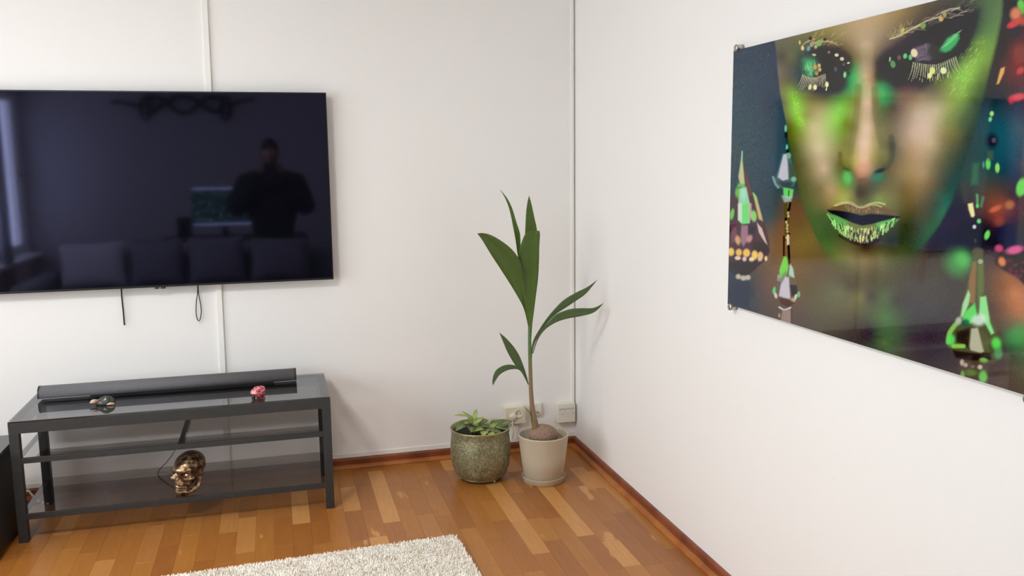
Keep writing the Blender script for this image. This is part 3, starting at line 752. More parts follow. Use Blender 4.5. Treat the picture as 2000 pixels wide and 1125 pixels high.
PALMD = leaf_material('palm_leaf_bluish_green', rgb(84, 106, 66), rgb(90, 112, 70), rgb(120, 150, 80), veins=False, sheen=.42)  # duller, bluer green of the lower fronds
def palm_leaf(left, right, depth, mat, fold=.012, n=26):
    """outline of the blade given by its two edges from the base to the tip; depth = y offset along it"""
    L = spline(left, n); R_ = spline(right, n); dd = np.interp(np.linspace(0, 1, n), np.linspace(0, 1, len(depth)), depth)
    a, m_, c = [], [], []
    for i in range(n):
        w_ = np.linalg.norm(L[i] - R_[i]) / 80
        a.append(lp(*L[i], dd[i])); c.append(lp(*R_[i], dd[i])); M2 = (L[i] + R_[i]) / 2; m_.append(lp(*M2, dd[i] + fold * min(1, w_)))
    return leaf_obj('palm_leaf', a, m_, c, mat, palm, .0009)
palm_leaf([(332, 735), (326, 705), (305, 625), (255, 535), (200, 448), (150, 372), (104, 296), (80, 265)],
          [(337, 735), (330, 715), (324, 640), (302, 452), (280, 382), (236, 330), (170, 284), (120, 264), (80, 265)], [0, -.01, -.03, -.06, -.09, -.12], PALM)
palm_leaf([(338, 780), (329, 720), (318, 640), (305, 560), (292, 480), (283, 400), (284, 350), (300, 300), (316, 264), (336, 253)],
          [(344, 780), (349, 710), (358, 640), (368, 560), (378, 480), (382, 400), (383.5, 330), (386, 285), (388, 258), (384, 252)], [0, -.01, -.02, -.025, -.03, -.035], PALM)
palm_leaf([(336, 690), (322, 500), (313, 330), (316, 220), (320, 150), (327, 105), (333, 80)],
          [(342, 690), (370, 450), (375, 300), (371, 240), (360, 190), (345, 120), (333, 80)], [.02, .025, .03, .03, .02], PALM)
palm_leaf([(334, 700), (300, 480), (278, 372), (268, 300), (255, 230), (238, 150), (218, 95), (190, 48)],
          [(338, 700), (312, 480), (292, 330), (290, 270), (270, 205), (252, 145), (228, 95), (190, 48)], [.01, .02, .02, .01, 0], PALM)
palm_leaf([(341, 900), (345, 830), (356, 782), (382, 736), (412, 690), (452, 640), (502, 590), (560, 555), (620, 525), (668, 490)],
          [(346, 900), (350, 845), (364, 795), (388, 752), (420, 705), (462, 660), (505, 632), (560, 595), (612, 558), (668, 490)], [0, -.01, -.02, -.03, -.04, -.05], PALMD, .006)
palm_leaf([(350, 850), (368, 790), (392, 742), (424, 702), (464, 660), (492, 648), (535, 634), (585, 630), (650, 628), (697, 605)],
          [(354, 850), (372, 795), (394, 755), (424, 724), (472, 696), (520, 681), (580, 670), (640, 655), (672, 634), (697, 605)], [-.012, -.02, -.03, -.05, -.06, -.07], PALMD, .006)
palm_leaf([(328, 1004), (318, 982), (300, 946), (272, 916), (250, 884), (225, 838), (205, 790), (188, 748)],
          [(332, 1002), (322, 962), (306, 912), (286, 862), (260, 820), (225, 780), (205, 762), (188, 748)], [0, -.01, -.02, -.03, -.04], PALMD, .006)
palm_leaf([(316, 978), (298, 946), (280, 929), (250, 928), (220, 936), (190, 955), (172, 980), (157, 1008)],
          [(320, 975), (305, 935), (275, 914), (250, 906), (218, 907), (184, 922), (164, 946), (154, 985), (157, 1008)], [-.01, -.02, -.03, -.045, -.05], PALMD, .006)

# ------------------------------------------------------------------ acrylic picture on the right wall
PY1, PZ0, PHT, PWD, PT = -1.556, 0.9673, 0.7963, 1.2, 0.020
PX = -PT
pic = thing('wall_picture', 'large glossy print of a gold and green made-up face with crystals on the right wall', 'picture', (0, PY1 - PWD / 2, PZ0))
b = MB(); b.box(PX + .0006, PX + .006, PY1 - PWD, PY1, PZ0, PZ0 + PHT); b.build('backing_panel', plain('dark_panel_edge', rgb(52, 56, 60), .3), pic)
for yy in (PY1 - .020, PY1 - PWD + .020):
    for zz in (PZ0 - .006, PZ0 + PHT + .006):
        m = MB(); m.lathe([(.011, 0), (.011, -.024), (.009, -.026), (0, -.026)], 20, (0, yy, zz), axis='x'); m.build('standoff', STEEL, pic)

NY, NZ = 600, 530
gy = np.linspace(PY1, PY1 - PWD, NY + 1); gz = np.linspace(PZ0, PZ0 + PHT, NZ + 1)
GY, GZ = np.meshgrid(gy, gz)
dx_, dy_, dz_ = PX - CAM[0], GY - CAM[1], GZ - CAM[2]
den = dx_ * _F[0] + dy_ * _F[1] + dz_ * _F[2]
# drawing coordinates of the motif: a fixed perspective map of the panel
X = 1000 + FPX * (dx_ * _R[0] + dy_ * _R[1] + dz_ * _R[2]) / den
Y = 562.5 - FPX * (dx_ * _U[0] + dy_ * _U[1] + dz_ * _U[2]) / den
FACE_PTS = """1600,65,135,125,80 1640,70,150,135,95 1680,50,185,160,125 1720,30,180,155,115 1690,90,185,165,135 1760,25,150,130,90 1690,130,172,152,122
1517,95,108,106,92 1521,140,122,114,100 1530,200,120,112,92 1538,240,112,104,76 1528,110,92,88,76
1545,110,112,112,82 1540,160,106,104,74 1546,180,132,170,68 1550,200,142,198,82 1555,218,152,206,88 1561,235,140,198,74 1546,250,104,118,56 1566,262,142,152,78 1552,290,90,100,60 1570,320,110,105,70 1575,360,100,100,65 1590,410,95,105,65 1600,440,80,100,60
1600,215,175,160,115 1588,250,200,185,140 1600,290,205,190,150 1610,330,195,170,140 1620,370,175,145,110 1625,400,150,125,80 1575,225,150,150,90 1580,280,178,165,120 1592,330,160,145,105 1605,370,130,118,80
1580,130,62,66,66 1560,110,84,94,82 1600,110,72,68,66 1620,130,60,60,66 1640,150,60,58,64 1650,108,85,74,58 1640,168,66,64,66 1590,165,66,68,68 1565,150,66,80,80 1612,182,84,82,68 1652,125,74,66,58 1585,182,100,92,70 1560,170,92,100,78
1668,132,90,138,84 1664,150,74,164,96 1662,170,74,156,86 1648,195,112,160,80 1641,212,140,200,92 1636,235,142,200,88 1640,260,130,160,76 1652,240,118,136,58 1655,280,130,125,70 1672,110,130,118,84
1692,150,195,165,125 1694,200,206,176,142 1692,250,216,186,156 1688,280,226,192,162 1686,310,216,172,132 1684,330,206,150,116 1682,346,160,116,82 1708,120,110,98,76 1710,100,140,124,96
1673,200,140,135,70 1668,250,128,122,62 1665,290,152,142,80 1648,300,135,130,75 1644,320,95,95,50 1668,320,165,155,75 1708,270,165,150,95 1712,310,140,130,65 1725,300,125,120,65 1736,310,95,95,60 1741,285,82,82,58 1728,325,85,85,45 1660,338,85,90,45 1706,240,170,145,105 1706,200,150,125,85 1704,160,140,115,80
1714,150,74,78,58 1722,166,70,140,86 1726,180,78,168,96 1726,198,76,146,82 1720,215,98,110,62 1714,240,126,120,72
1720,120,64,64,70 1740,150,58,58,64 1760,120,64,60,66 1780,100,74,66,74 1820,80,60,60,66 1860,60,66,68,70 1880,40,74,79,77 1900,20,80,85,78 1840,108,58,60,64 1878,96,58,60,63 1750,168,72,66,66 1800,168,72,66,66 1850,45,68,68,70 1800,60,75,72,72 1900,60,72,82,75 1770,145,58,56,62 1900,40,74,80,74 1890,75,62,70,66
1760,188,124,104,84 1800,190,150,130,100 1790,220,186,166,140 1832,182,122,118,86 1842,172,122,126,76 1862,160,132,164,82 1880,150,142,192,86 1895,130,146,188,92 1910,110,132,168,82 1908,82,116,142,80 1925,60,100,130,85 1940,30,105,125,90 1930,10,95,115,85 1922,140,112,132,75 1915,170,85,105,60 1880,188,132,162,76 1860,210,140,155,80 1850,235,135,140,80 1830,215,186,170,132 1810,250,202,177,152 1780,260,192,167,142 1820,280,186,165,126 1790,300,180,150,116 1760,280,150,130,100 1750,240,124,109,84 1744,210,90,80,60 1742,330,120,100,65 1770,340,150,130,90 1800,340,165,140,100 1840,270,140,125,80 1850,300,95,95,60 1870,260,105,105,55 1880,240,85,100,60 1895,220,80,95,60 1905,200,75,90,60 1890,270,60,70,50 1870,320,58,72,52 1830,320,115,105,70 1820,360,110,95,60 1845,360,65,75,55 1860,350,50,75,60 1790,380,125,105,65 1760,370,115,100,65 1830,400,62,80,62 1840,390,55,92,70 1820,420,65,80,55 1842,415,58,108,76 1800,420,80,78,50 1815,450,60,95,60 1790,450,65,72,50 1770,440,62,68,48
1690,360,95,85,55 1680,378,76,66,46 1710,372,95,95,65 1655,355,86,140,72 1715,350,70,105,78 1720,362,105,100,60 1640,372,155,145,82 1660,378,140,140,76 1635,395,150,150,82 1742,390,120,115,66 1715,388,128,142,76 1650,390,160,165,92 1770,410,96,88,56
1620,430,75,95,60 1608,420,85,98,62 1640,460,78,86,54 1690,482,70,60,48 1740,472,62,66,48 1640,488,110,110,70 1635,505,115,125,76 1660,502,130,125,86 1690,507,135,120,86 1720,502,115,112,80 1760,492,85,90,65 1650,522,110,110,78 1700,528,115,105,80 1615,460,74,94,58 1625,480,88,110,66"""
BACK_PTS = """1440,110,70,84,92 1480,130,68,84,92 1440,200,75,90,95 1500,200,62,82,90 1440,300,78,90,92 1490,300,60,88,94 1512,170,60,80,90 1520,270,32,84,92 1530,340,32,86,94 1480,380,64,84,90 1500,420,60,84,88 1505,100,72,82,90 1515,230,40,84,92
1560,440,110,90,60 1538,430,115,92,68 1522,442,118,94,74 1545,400,112,84,64 1575,470,122,106,62 1510,480,125,100,75 1500,560,115,95,84 1480,590,90,90,86 1440,560,68,80,88 1430,590,75,85,90 1455,572,66,78,86 1530,600,106,92,82 1580,560,110,100,76 1600,530,110,96,80 1620,560,112,108,86 1560,610,106,96,86 1620,620,105,102,84 1640,570,115,116,92 1660,560,100,92,78 1682,580,124,120,86 1700,580,95,88,80 1725,580,100,114,84 1728,620,98,126,86 1728,670,92,116,82 1750,590,92,90,82 1780,590,92,90,86 1820,600,92,92,88 1700,650,82,76,76 1660,640,95,88,80 1780,660,88,82,82 1820,660,84,78,78 1850,700,92,88,86 1760,690,95,95,82 1800,720,90,86,84 1860,560,90,88,82 1840,505,85,85,74 1800,500,90,80,70 1820,485,66,60,60 1850,460,54,52,58 1880,450,46,44,50 1870,420,50,48,54 1880,400,54,52,52 1868,440,60,50,54 1900,350,60,78,62 1920,300,52,75,70 1950,250,48,86,96 1960,300,44,86,96 1970,330,50,76,86 1930,200,50,66,66 1945,160,62,56,60 1960,100,72,58,62 1955,60,68,60,64 1975,130,112,60,62 1985,100,126,76,70 1965,150,96,62,62 1970,30,64,64,70 1985,60,72,68,72 1990,190,74,66,70 1990,250,80,95,100 1990,320,80,84,90 1975,380,80,65,62 1955,400,140,82,65 1945,420,136,74,62 1960,435,78,60,62 1965,455,48,55,68 1920,440,50,48,50 1940,470,60,55,58 1930,500,88,82,80 1920,560,100,90,80 1960,560,142,102,76 1980,572,188,128,92 1970,535,150,106,80 1990,520,80,70,72 1960,600,135,100,80 1990,605,182,122,92 1940,600,105,90,78 1950,650,100,88,78 1985,660,85,130,90 1970,650,90,105,85 1980,720,105,100,85 1960,700,95,88,82 1900,745,100,92,84 1990,770,105,95,86 1895,260,60,72,62"""
def parse(s): return np.array([[float(v) for v in w.split(',')] for w in s.split()])
def blend(X, Y, pts, cc):
    """smooth multiquadric surface through scattered ink samples"""
    P = pts[:, :2]; V = pts[:, 2:]; mean = V.mean(0)
    K = np.sqrt(((P[:, None] - P[None]) ** 2).sum(-1) + cc * cc)
    n = len(P); A = np.zeros((n + 1, n + 1)); A[:n, :n] = K - np.eye(n) * 1.2; A[:n, n] = A[n, :n] = 1
    w_ = np.linalg.solve(A, np.vstack([V, np.zeros((1, 3))]))
    out = np.zeros(X.shape + (3,)) + w_[n]
    for (x, y), k in zip(P, w_[:n]): out += np.sqrt((X - x) ** 2 + (Y - y) ** 2 + cc * cc)[..., None] * k
    return np.clip(out, V.min(0) * .8, V.max(0))
def sstep(e0, e1, v):
    t_ = np.clip((v - e0) / (e1 - e0), 0, 1); return t_ * t_ * (3 - 2 * t_)
def poly_mask(X, Y, P, soft):
    P = np.array(P, float); n = len(P); inside = np.zeros(X.shape, bool); dist = np.full(X.shape, 1e9)
    for i in range(n):
        x0, y0 = P[i]; x1, y1 = P[(i + 1) % n]
        if y0 != y1:
            c_ = ((y0 > Y) != (y1 > Y)) & (X < (x1 - x0) * (Y - y0) / (y1 - y0) + x0); inside ^= c_
        ex, ey = x1 - x0, y1 - y0; h = np.clip(((X - x0) * ex + (Y - y0) * ey) / (ex * ex + ey * ey + 1e-9), 0, 1)
        dist = np.minimum(dist, np.hypot(X - x0 - h * ex, Y - y0 - h * ey))
    return sstep(-soft, soft, np.where(inside, dist, -dist))
class Canvas:
    def __init__(s, X, Y, img): s.X, s.Y, s.I = X, Y, img
    def win(s, x0, x1, y0, y1):
        m = (s.X > x0) & (s.X < x1) & (s.Y > y0) & (s.Y < y1)
        r = np.flatnonzero(m.any(1)); c_ = np.flatnonzero(m.any(0))
        if not len(r): return None
        return slice(r[0], r[-1] + 1), slice(c_[0], c_[-1] + 1)
    def mix(s, w_, mask, col, al):
        I = s.I[w_]; k = (mask * al)[..., None]; s.I[w_] = I * (1 - k) + np.array(col, float) * k
    def el(s, x, y, rx, ry, col, al=1.0, rot=0, soft=.35):
        R_ = max(rx, ry) * (1 + soft) + 2; w_ = s.win(x - R_, x + R_, y - R_, y + R_)
        if w_ is None: return
        a = math.radians(rot); dx, dy = s.X[w_] - x, s.Y[w_] - y
        u_ = dx * math.cos(a) + dy * math.sin(a); v_ = -dx * math.sin(a) + dy * math.cos(a)
        s.mix(w_, 1 - sstep(1 - soft, 1 + soft, np.hypot(u_ / rx, v_ / ry)), col, al)
    def poly(s, P, col, al=1.0, soft=1.5):
        xs = [p[0] for p in P]; ys = [p[1] for p in P]; w_ = s.win(min(xs) - soft - 1, max(xs) + soft + 1, min(ys) - soft - 1, max(ys) + soft + 1)
        if w_ is None: return
        s.mix(w_, poly_mask(s.X[w_], s.Y[w_], P, soft), col, al)
    def line(s, P, wd, col, al=1.0, taper=False):
        P = spline(P, max(6, int(len(P) * 4))) if len(P) > 2 else np.array(P, float)
        xs, ys = P[:, 0], P[:, 1]; w_ = s.win(xs.min() - wd - 2, xs.max() + wd + 2, ys.min() - wd - 2, ys.max() + wd + 2)
        if w_ is None: return
        Xw, Yw = s.X[w_], s.Y[w_]; d = np.full(Xw.shape, 1e9); n = len(P)
        for i in range(n - 1):
            ex, ey = P[i + 1] - P[i]; h = np.clip(((Xw - P[i, 0]) * ex + (Yw - P[i, 1]) * ey) / (ex * ex + ey * ey + 1e-9), 0, 1)
            k = wd * (1 - .8 * (i + h) / (n - 1)) if taper else wd
            d = np.minimum(d, np.hypot(Xw - P[i, 0] - h * ex, Yw - P[i, 1] - h * ey) / k)
        s.mix(w_, 1 - sstep(.5, 1.3, d), col, al)
def paint(X, Y):
    r = np.random.RandomState(11)
    back = blend(X, Y, parse(BACK_PTS), 3.0); face = blend(X, Y, parse(FACE_PTS), 3.0)
    outline = [(1512, 60), (1513, 78), (1516, 100), (1519, 140), (1523, 180), (1530, 215), (1535, 240), (1540, 280), (1550, 320), (1560, 370), (1573, 415), (1588, 450), (1604, 482), (1624, 507), (1650, 528), (1690, 540), (1735, 535), (1775, 510), (1805, 480), (1835, 440), (1858, 395), (1876, 340), (1892, 290), (1908, 240), (1922, 190), (1936, 130), (1948, 80), (1958, 30), (1962, -40), (1900, -60), (1600, -20)]
    soft = np.clip((Y - 470) * .55, 0, 26) + np.clip((X - 1700) * .02, 0, 5) + 2.0
    P = np.array(outline, float); hard = poly_mask(X, Y, P, 1.0)
    # edge softness grows towards the chin: rebuild from distance
    inside = hard > .5; dist = np.full(X.shape, 1e9)
    for i in range(len(P)):
        x0, y0 = P[i]; x1, y1 = P[(i + 1) % len(P)]; ex, ey = x1 - x0, y1 - y0
        h = np.clip(((X - x0) * ex + (Y - y0) * ey) / (ex * ex + ey * ey), 0, 1); dist = np.minimum(dist, np.hypot(X - x0 - h * ex, Y - y0 - h * ey))
    k = sstep(-1, 1, np.where(inside, dist, -dist) / soft)[..., None]
    I = back * (1 - k) + face * k
    I += r.normal(0, 2.2, X.shape)[..., None]
    c = Canvas(X, Y, I)
    # ---- left eye: socket, lid glow, brow, lashes, glitter
    c.poly([(1567, 118), (1585, 96), (1610, 88), (1640, 92), (1662, 112), (1664, 130), (1656, 148), (1654, 168), (1640, 182), (1612, 188), (1590, 182), (1574, 165), (1560, 140)], (62, 60, 66), .55, 8)
    c.el(1582, 132, 14, 19, (88, 176, 112), .8, 10, .8); c.el(1580, 128, 9, 10, (104, 188, 122), .7, 0, .6); c.el(1572, 118, 7, 6, (90, 150, 110), .5, 0, .6)
    for _ in range(26):
        x = r.uniform(1570, 1662); y = r.uniform(90, 160); c.el(x, y, r.uniform(2, 4), r.uniform(1.5, 3), (80, 74, 78) if r.rand() < .5 else (46, 44, 50), .5, r.uniform(0, 180))
    for x0, y0, x1, y1 in [(1566, 90, 1582, 80), (1572, 84, 1592, 76), (1580, 92, 1600, 82), (1590, 86, 1606, 78), (1600, 84, 1618, 80), (1606, 82, 1626, 84), (1614, 80, 1636, 88), (1586, 82, 1598, 90)]:
        c.line([(x0, y0), ((x0 + x1) / 2, (y0 + y1) / 2 - 2), (x1, y1)], 1.2, (182, 164, 132), .8)
    for _ in range(30):
        x = r.uniform(1575, 1650); y = 62 + (x - 1575) * .02 + r.uniform(0, 26); c.line([(x, y), (x + r.uniform(2, 7), y - r.uniform(3, 8))], .8, (186, 172, 112), .5)
    for k_ in range(26):
        x = r.uniform(1571, 1592); y = r.uniform(118, 146); c.line([(x, y), (x + r.uniform(-2, 2), y + r.uniform(5, 10))], .9, (150, 212, 160) if r.rand() < .5 else (60, 110, 84), .5)
    for k_ in range(17):
        x = 1568 + k_ * 2.7; y = 146 + 5 * math.sin(k_ * .25) + k_ * .2; dx = -10 + k_ * .75
        c.line([(x, y), (x + dx * .5, y + 14), (x + dx, y + 24 + 5 * math.sin(k_))], 1.0, (206, 194, 158), .85, True)
    for x, y, rx, ry, col in [(1567.5, 94, 3.2, 4.5, (224, 200, 140)), (1579, 95, 3.4, 5, (104, 160, 176)), (1585, 87, 3.4, 4.5, (176, 150, 128)), (1593, 91.5, 2.8, 3.6, (170, 190, 150)), (1600, 84, 5, 6, (132, 178, 92)), (1562, 83, 1.8, 4.2, (214, 190, 130)), (1590, 107, 4, 2, (222, 196, 160)), (1611, 77, 3, 3, (60, 58, 62)), (1583, 75, 3.5, 3.5, (58, 60, 62)), (1619, 102, 3.0, 2.6, (150, 116, 108)), (1634, 107.5, 4, 3, (226, 216, 184)), (1644.5, 115, 4, 3.4, (222, 208, 170)), (1657, 123, 3, 1.5, (210, 205, 190)), (1648, 126, 2.5, 3, (110, 110, 112)), (1632, 135, 3.4, 4.6, (92, 96, 102)), (1592, 131, 3.6, 5, (200, 160, 100)), (1600, 128, 3.2, 4, (216, 178, 112)), (1601, 136, 3.6, 4, (206, 168, 104)), (1595, 143, 3.4, 4.5, (188, 146, 88)), (1650, 146, 2.7, 6, (140, 214, 140)), (1582, 170, 3.2, 5.4, (226, 224, 166)), (1592, 170.5, 3.6, 5.2, (236, 234, 176)), (1615, 165, 3.4, 5.6, (234, 238, 164)), (1614, 174, 1.2, 3.5, (226, 226, 160))]:
        c.el(x, y, rx, ry, col, .95, r.uniform(-15, 15), .22)
    # ---- right eye
    c.poly([(1716, 130), (1728, 100), (1760, 78), (1800, 52), (1850, 25), (1885, 12), (1915, 20), (1905, 60), (1885, 100), (1868, 128), (1845, 150), (1800, 166), (1750, 162), (1722, 152)], (60, 60, 66), .5, 9)
    c.poly([(1783, 92), (1812, 82), (1832, 90), (1842, 104), (1826, 116), (1806, 121), (1790, 117)], (104, 92, 102), .75, 4)
    for k_ in range(14):
        y = 88 + k_ * 2.2; c.line([(1786 + r.uniform(0, 6), y + 6), (1800 + r.uniform(0, 8), y), (1812 + r.uniform(0, 8), y + 1)], .7, (152, 138, 148), .5)
    c.line([(1776, 92), (1790, 85), (1812, 81)], 1.5, (46, 44, 48), .8); c.line([(1808, 86), (1810, 94), (1809, 102)], 1.0, (150, 140, 136), .8)
    c.el(1825, 100, 15, 15, (74, 76, 66), .8, 0, .5)
    c.poly([(1838, 92), (1850, 74), (1864, 66), (1873, 68), (1874, 76), (1867, 88), (1856, 99), (1846, 103), (1836, 98)], (86, 176, 106), .95, 4)
    for k_ in range(16):
        t_ = k_ / 15; x = 1838 + 26 * t_; y = 96 - 26 * t_ + r.uniform(-3, 3); c.line([(x, y), (x + 14, y - 10)], .8, (134, 206, 142), .55)
    for x, n_ in ((1780, 36),):
        for k_ in range(n_):
            t_ = k_ / (n_ - 1); xx = 1742 + t_ * 150 + r.uniform(-4, 4); yy = 70 - t_ * 62 + r.uniform(-13, 9)
            c.line([(xx, yy + 3), (xx + 8, yy - 1), (xx + r.uniform(14, 26), yy - r.uniform(-2, 7))], r.uniform(.8, 1.5), [(196, 184, 152), (166, 152, 122), (120, 110, 92)][r.randint(3)], .5)
    c.line([(1738, 76), (1756, 70), (1778, 58), (1800, 46), (1812, 40), (1838, 32)], 1.7, (202, 190, 150), .85); c.line([(1840, 24), (1856, 18), (1874, 16)], 1.6, (204, 196, 168), .7)
    for k_ in range(34):
        x = 1730 + r.uniform(0, 50); y = 80 - (x - 1730) * .55 + r.uniform(-14, 4); c.line([(x, y), (x + r.uniform(-4, 5), y - r.uniform(4, 9))], .8, (178, 160, 108), .5)
    for k_ in range(21):
        t_ = k_ / 20; x = 1784 + 82 * t_; y = 122 + 5 * math.sin(PI * t_) - 24 * max(0, t_ - .55); dx = -10 + 24 * t_; ln = 34 - 6 * t_ + 5 * math.sin(k_ * 1.7)
        c.line([(x, y), (x + dx * .35, y + ln * .5), (x + dx, y + ln)], 1.25, (196, 194, 152), .85, True)
    for x, y, rx, ry, col in [(1785.5, 103.5, 6.6, 8.4, (232, 214, 172)), (1768, 109.5, 4, 5.2, (110, 198, 124)), (1778, 112, 3.6, 5.4, (116, 190, 128)), (1756, 112.5, 3.8, 4.8, (116, 98, 88)), (1744, 125.5, 5, 7.4, (108, 150, 100)), (1738, 116, 1.6, 5, (176, 186, 150)), (1803, 50, 5.2, 7, (134, 156, 86)), (1762, 63, 3.4, 6, (176, 182, 96)), (1764, 58, 2.6, 4, (190, 196, 106)), (1838, 37, 4.6, 5, (206, 172, 104)), (1845, 29, 3.6, 5, (166, 160, 96)), (1828, 42, 4, 5, (84, 88, 90)), (1821, 138, 5.4, 7, (222, 220, 138)), (1816, 147.5, 4.4, 6, (224, 226, 146)), (1842.5, 138, 6, 6.4, (226, 232, 174)), (1829, 159, 4, 8, (106, 112, 70)), (1832, 150, 1.3, 7, (200, 190, 140)), (1852, 146, 1.3, 6, (200, 190, 140))]:
        c.el(x, y, rx, ry, col, .95, r.uniform(-12, 12), .2)
    for k_ in range(120):
        t_ = r.rand(); x = 1872 + 40 * t_ + r.uniform(-24, 14); y = 182 - 95 * t_ + r.uniform(-16, 16); c.line([(x, y), (x + r.uniform(2, 5), y - r.uniform(2, 5))], .8, (186, 224, 124), .28)
    for k_ in range(90):
        t_ = r.rand(); x = 1548 + 16 * t_ + r.uniform(-4, 8); y = 178 + 70 * t_; c.el(x, y, 1.2, 1.2, (182, 232, 118), .3)
    # ---- nose: wing, nostrils, shadow
    c.line([(1641, 300), (1643, 316), (1650, 330)], 4.5, (78, 80, 46), .4); c.line([(1741, 268), (1743, 290), (1740, 312), (1732, 326)], 6, (72, 72, 50), .45)
    c.el(1654, 331, 7, 3, (50, 52, 38), .75, 25, .6); c.el(1718, 334, 11, 4, (40, 46, 42), .85, -22, .6)
    c.el(1655, 346, 9, 13, (104, 192, 100), .85, -8, .7); c.el(1714, 346, 11, 8, (66, 120, 88), .85, -14, .7)
    c.el(1683, 352, 9, 4, (112, 78, 58), .6, 0, .8); c.el(1678, 372, 6, 14, (72, 60, 42), .45, 0, .8)
    c.line([(1694, 165), (1694, 200), (1691, 250), (1687, 312)], 8, (222, 192, 162), .30); c.line([(1694, 90), (1695, 160), (1693, 210), (1690, 260), (1687, 310)], 13, (212, 182, 150), .22)
    c.line([(1676, 170), (1674, 210), (1667, 260), (1660, 300)], 7, (112, 112, 58), .38); c.line([(1708, 175), (1711, 220), (1717, 262), (1724, 285)], 7, (104, 102, 62), .38)
    c.el(1651, 312, 9, 16, (142, 136, 78), .5, 8, .7); c.el(1726, 304, 11, 19, (124, 118, 70), .5, -6, .7); c.el(1686, 328, 14, 13, (216, 160, 124), .45, 0, .8)
    # ---- lips
    c.line([(1630, 402), (1645, 396), (1662, 396), (1680, 405), (1700, 398), (1716, 396), (1728, 399)], 2.2, (186, 190, 112), .8)
    c.poly([(1616, 409), (1640, 399), (1660, 396), (1681, 405), (1704, 399), (1722, 402), (1742, 411), (1757, 423), (1725, 420), (1700, 418), (1682, 420), (1660, 415), (1636, 411)], (112, 92, 62), .92, 2)
    c.line([(1632, 402), (1656, 397), (1681, 406), (1704, 400), (1722, 404)], 1.1, (206, 190, 146), .8)
    for k_ in range(70):
        x = r.uniform(1648, 1722); y = r.uniform(404, 418); c.line([(x, y), (x + r.uniform(-2, 2), y - 4)], .7, (176, 154, 104), .4)
    c.poly([(1615, 410), (1636, 411), (1660, 415), (1682, 421), (1702, 418), (1730, 420), (1758, 423), (1742, 429), (1720, 433), (1700, 438), (1683, 440), (1664, 434), (1640, 424), (1625, 418)], (26, 32, 42), .97, 2)
    lower = [(1615, 417), (1632, 421), (1650, 429), (1668, 437), (1684, 441), (1702, 438), (1722, 432), (1740, 428), (1755, 428), (1745, 440), (1730, 452), (1712, 464), (1694, 471), (1676, 471), (1656, 464), (1640, 452), (1626, 434)]
    c.poly(lower, (116, 124, 68), .95, 2)
    c.poly([(1615, 417), (1632, 421), (1655, 432), (1655, 452), (1640, 446), (1626, 432)], (98, 170, 90), .85, 3); c.poly([(1712, 436), (1740, 428), (1755, 429), (1742, 440), (1726, 450), (1712, 450)], (96, 184, 96), .85, 3)
    for k_ in range(230):
        x = r.uniform(1622, 1750); tt_ = (x - 1615) / 140; top = 418 + 24 * math.sin(PI * min(1, tt_)) ; bot = 420 + 51 * math.sin(PI * tt_) ** .8
        if bot - top < 5: continue
        y = r.uniform(top + 3, bot - 3); g_ = abs(tt_ - .5) * 2
        lightc = np.array((232, 220, 158)) * (1 - g_) + np.array((150, 236, 130)) * g_
        c.line([(x, y), (x + r.uniform(-1.5, 1.5) + (x - 1685) * -.03, y + r.uniform(4, 11))], r.uniform(.8, 1.5), lightc if r.rand() < .6 else (52, 58, 34), .7)
    c.line([(1616, 418), (1626, 434), (1640, 452), (1656, 464)], 1.3, (150, 210, 120), .7); c.line([(1640, 460), (1664, 473), (1690, 477), (1716, 469)], 3, (58, 44, 38), .55)
    # ---- hanging crystal far left
    c.poly([(1449, 296), (1456, 330), (1463, 368), (1478, 395), (1490, 425), (1502, 470), (1503, 492), (1494, 508), (1470, 530), (1458, 538), (1440, 525), (1420, 505), (1420, 400), (1440, 370), (1446, 330)], (92, 74, 78), .9, 2.5)
    c.poly([(1449, 298), (1452, 330), (1455, 360), (1446, 362), (1442, 345), (1446, 320)], (196, 206, 150), .9, 2); c.line([(1449.5, 296), (1449, 310)], 1.5, (150, 200, 170), .9)
    c.poly([(1441, 358), (1452, 358), (1458, 366), (1440, 366)], (108, 196, 100), .8, 2); c.poly([(1455, 330), (1462, 350), (1470, 385), (1460, 380)], (128, 84, 66), .7, 2)
    c.poly([(1443, 368), (1458, 366), (1464, 395), (1464, 436), (1448, 437), (1441, 430)], (150, 214, 160), .95, 2); c.poly([(1450, 400), (1462, 398), (1462, 436), (1450, 438)], (112, 214, 118), .9, 2); c.poly([(1441, 398), (1449, 396), (1449, 434), (1442, 428)], (220, 214, 202), .8, 2)
    c.el(1452, 378, 5, 12, (170, 216, 204), .8, 0, .6); c.el(1430, 418, 4, 11, (120, 200, 96), .9, 10); c.el(1472, 422, 6, 11, (150, 214, 116), .9, -6); c.el(1440, 376, 4, 10, (130, 200, 90), .8, 0, .6)
    c.poly([(1470, 376), (1477, 382), (1487, 418), (1490, 432), (1482, 428)], (222, 200, 128), .8, 2); c.line([(1472, 378), (1478, 392)], 2, (130, 210, 110), .8); c.poly([(1462, 395), (1468, 398), (1468, 420), (1464, 436)], (206, 184, 160), .8, 2)
    c.poly([(1428, 440), (1438, 440), (1440, 470), (1428, 475)], (130, 92, 100), .8, 3); c.poly([(1448, 440), (1461, 440), (1461, 468), (1452, 482), (1446, 470)], (166, 128, 140), .85, 2.5); c.poly([(1462, 442), (1476, 440), (1474, 462), (1463, 460)], (62, 64, 74), .9, 3)
    c.poly([(1478, 434), (1488, 446), (1499, 478), (1494, 474), (1482, 454)], (214, 194, 176), .9, 1.5); c.el(1441, 469, 5, 9, (226, 176, 120), .85, -10, .5); c.el(1464, 466, 5, 8, (206, 156, 146), .8, 20, .5)
    c.poly([(1470, 474), (1490, 470), (1502, 488), (1500, 496), (1470, 492)], (70, 54, 54), .8, 4)
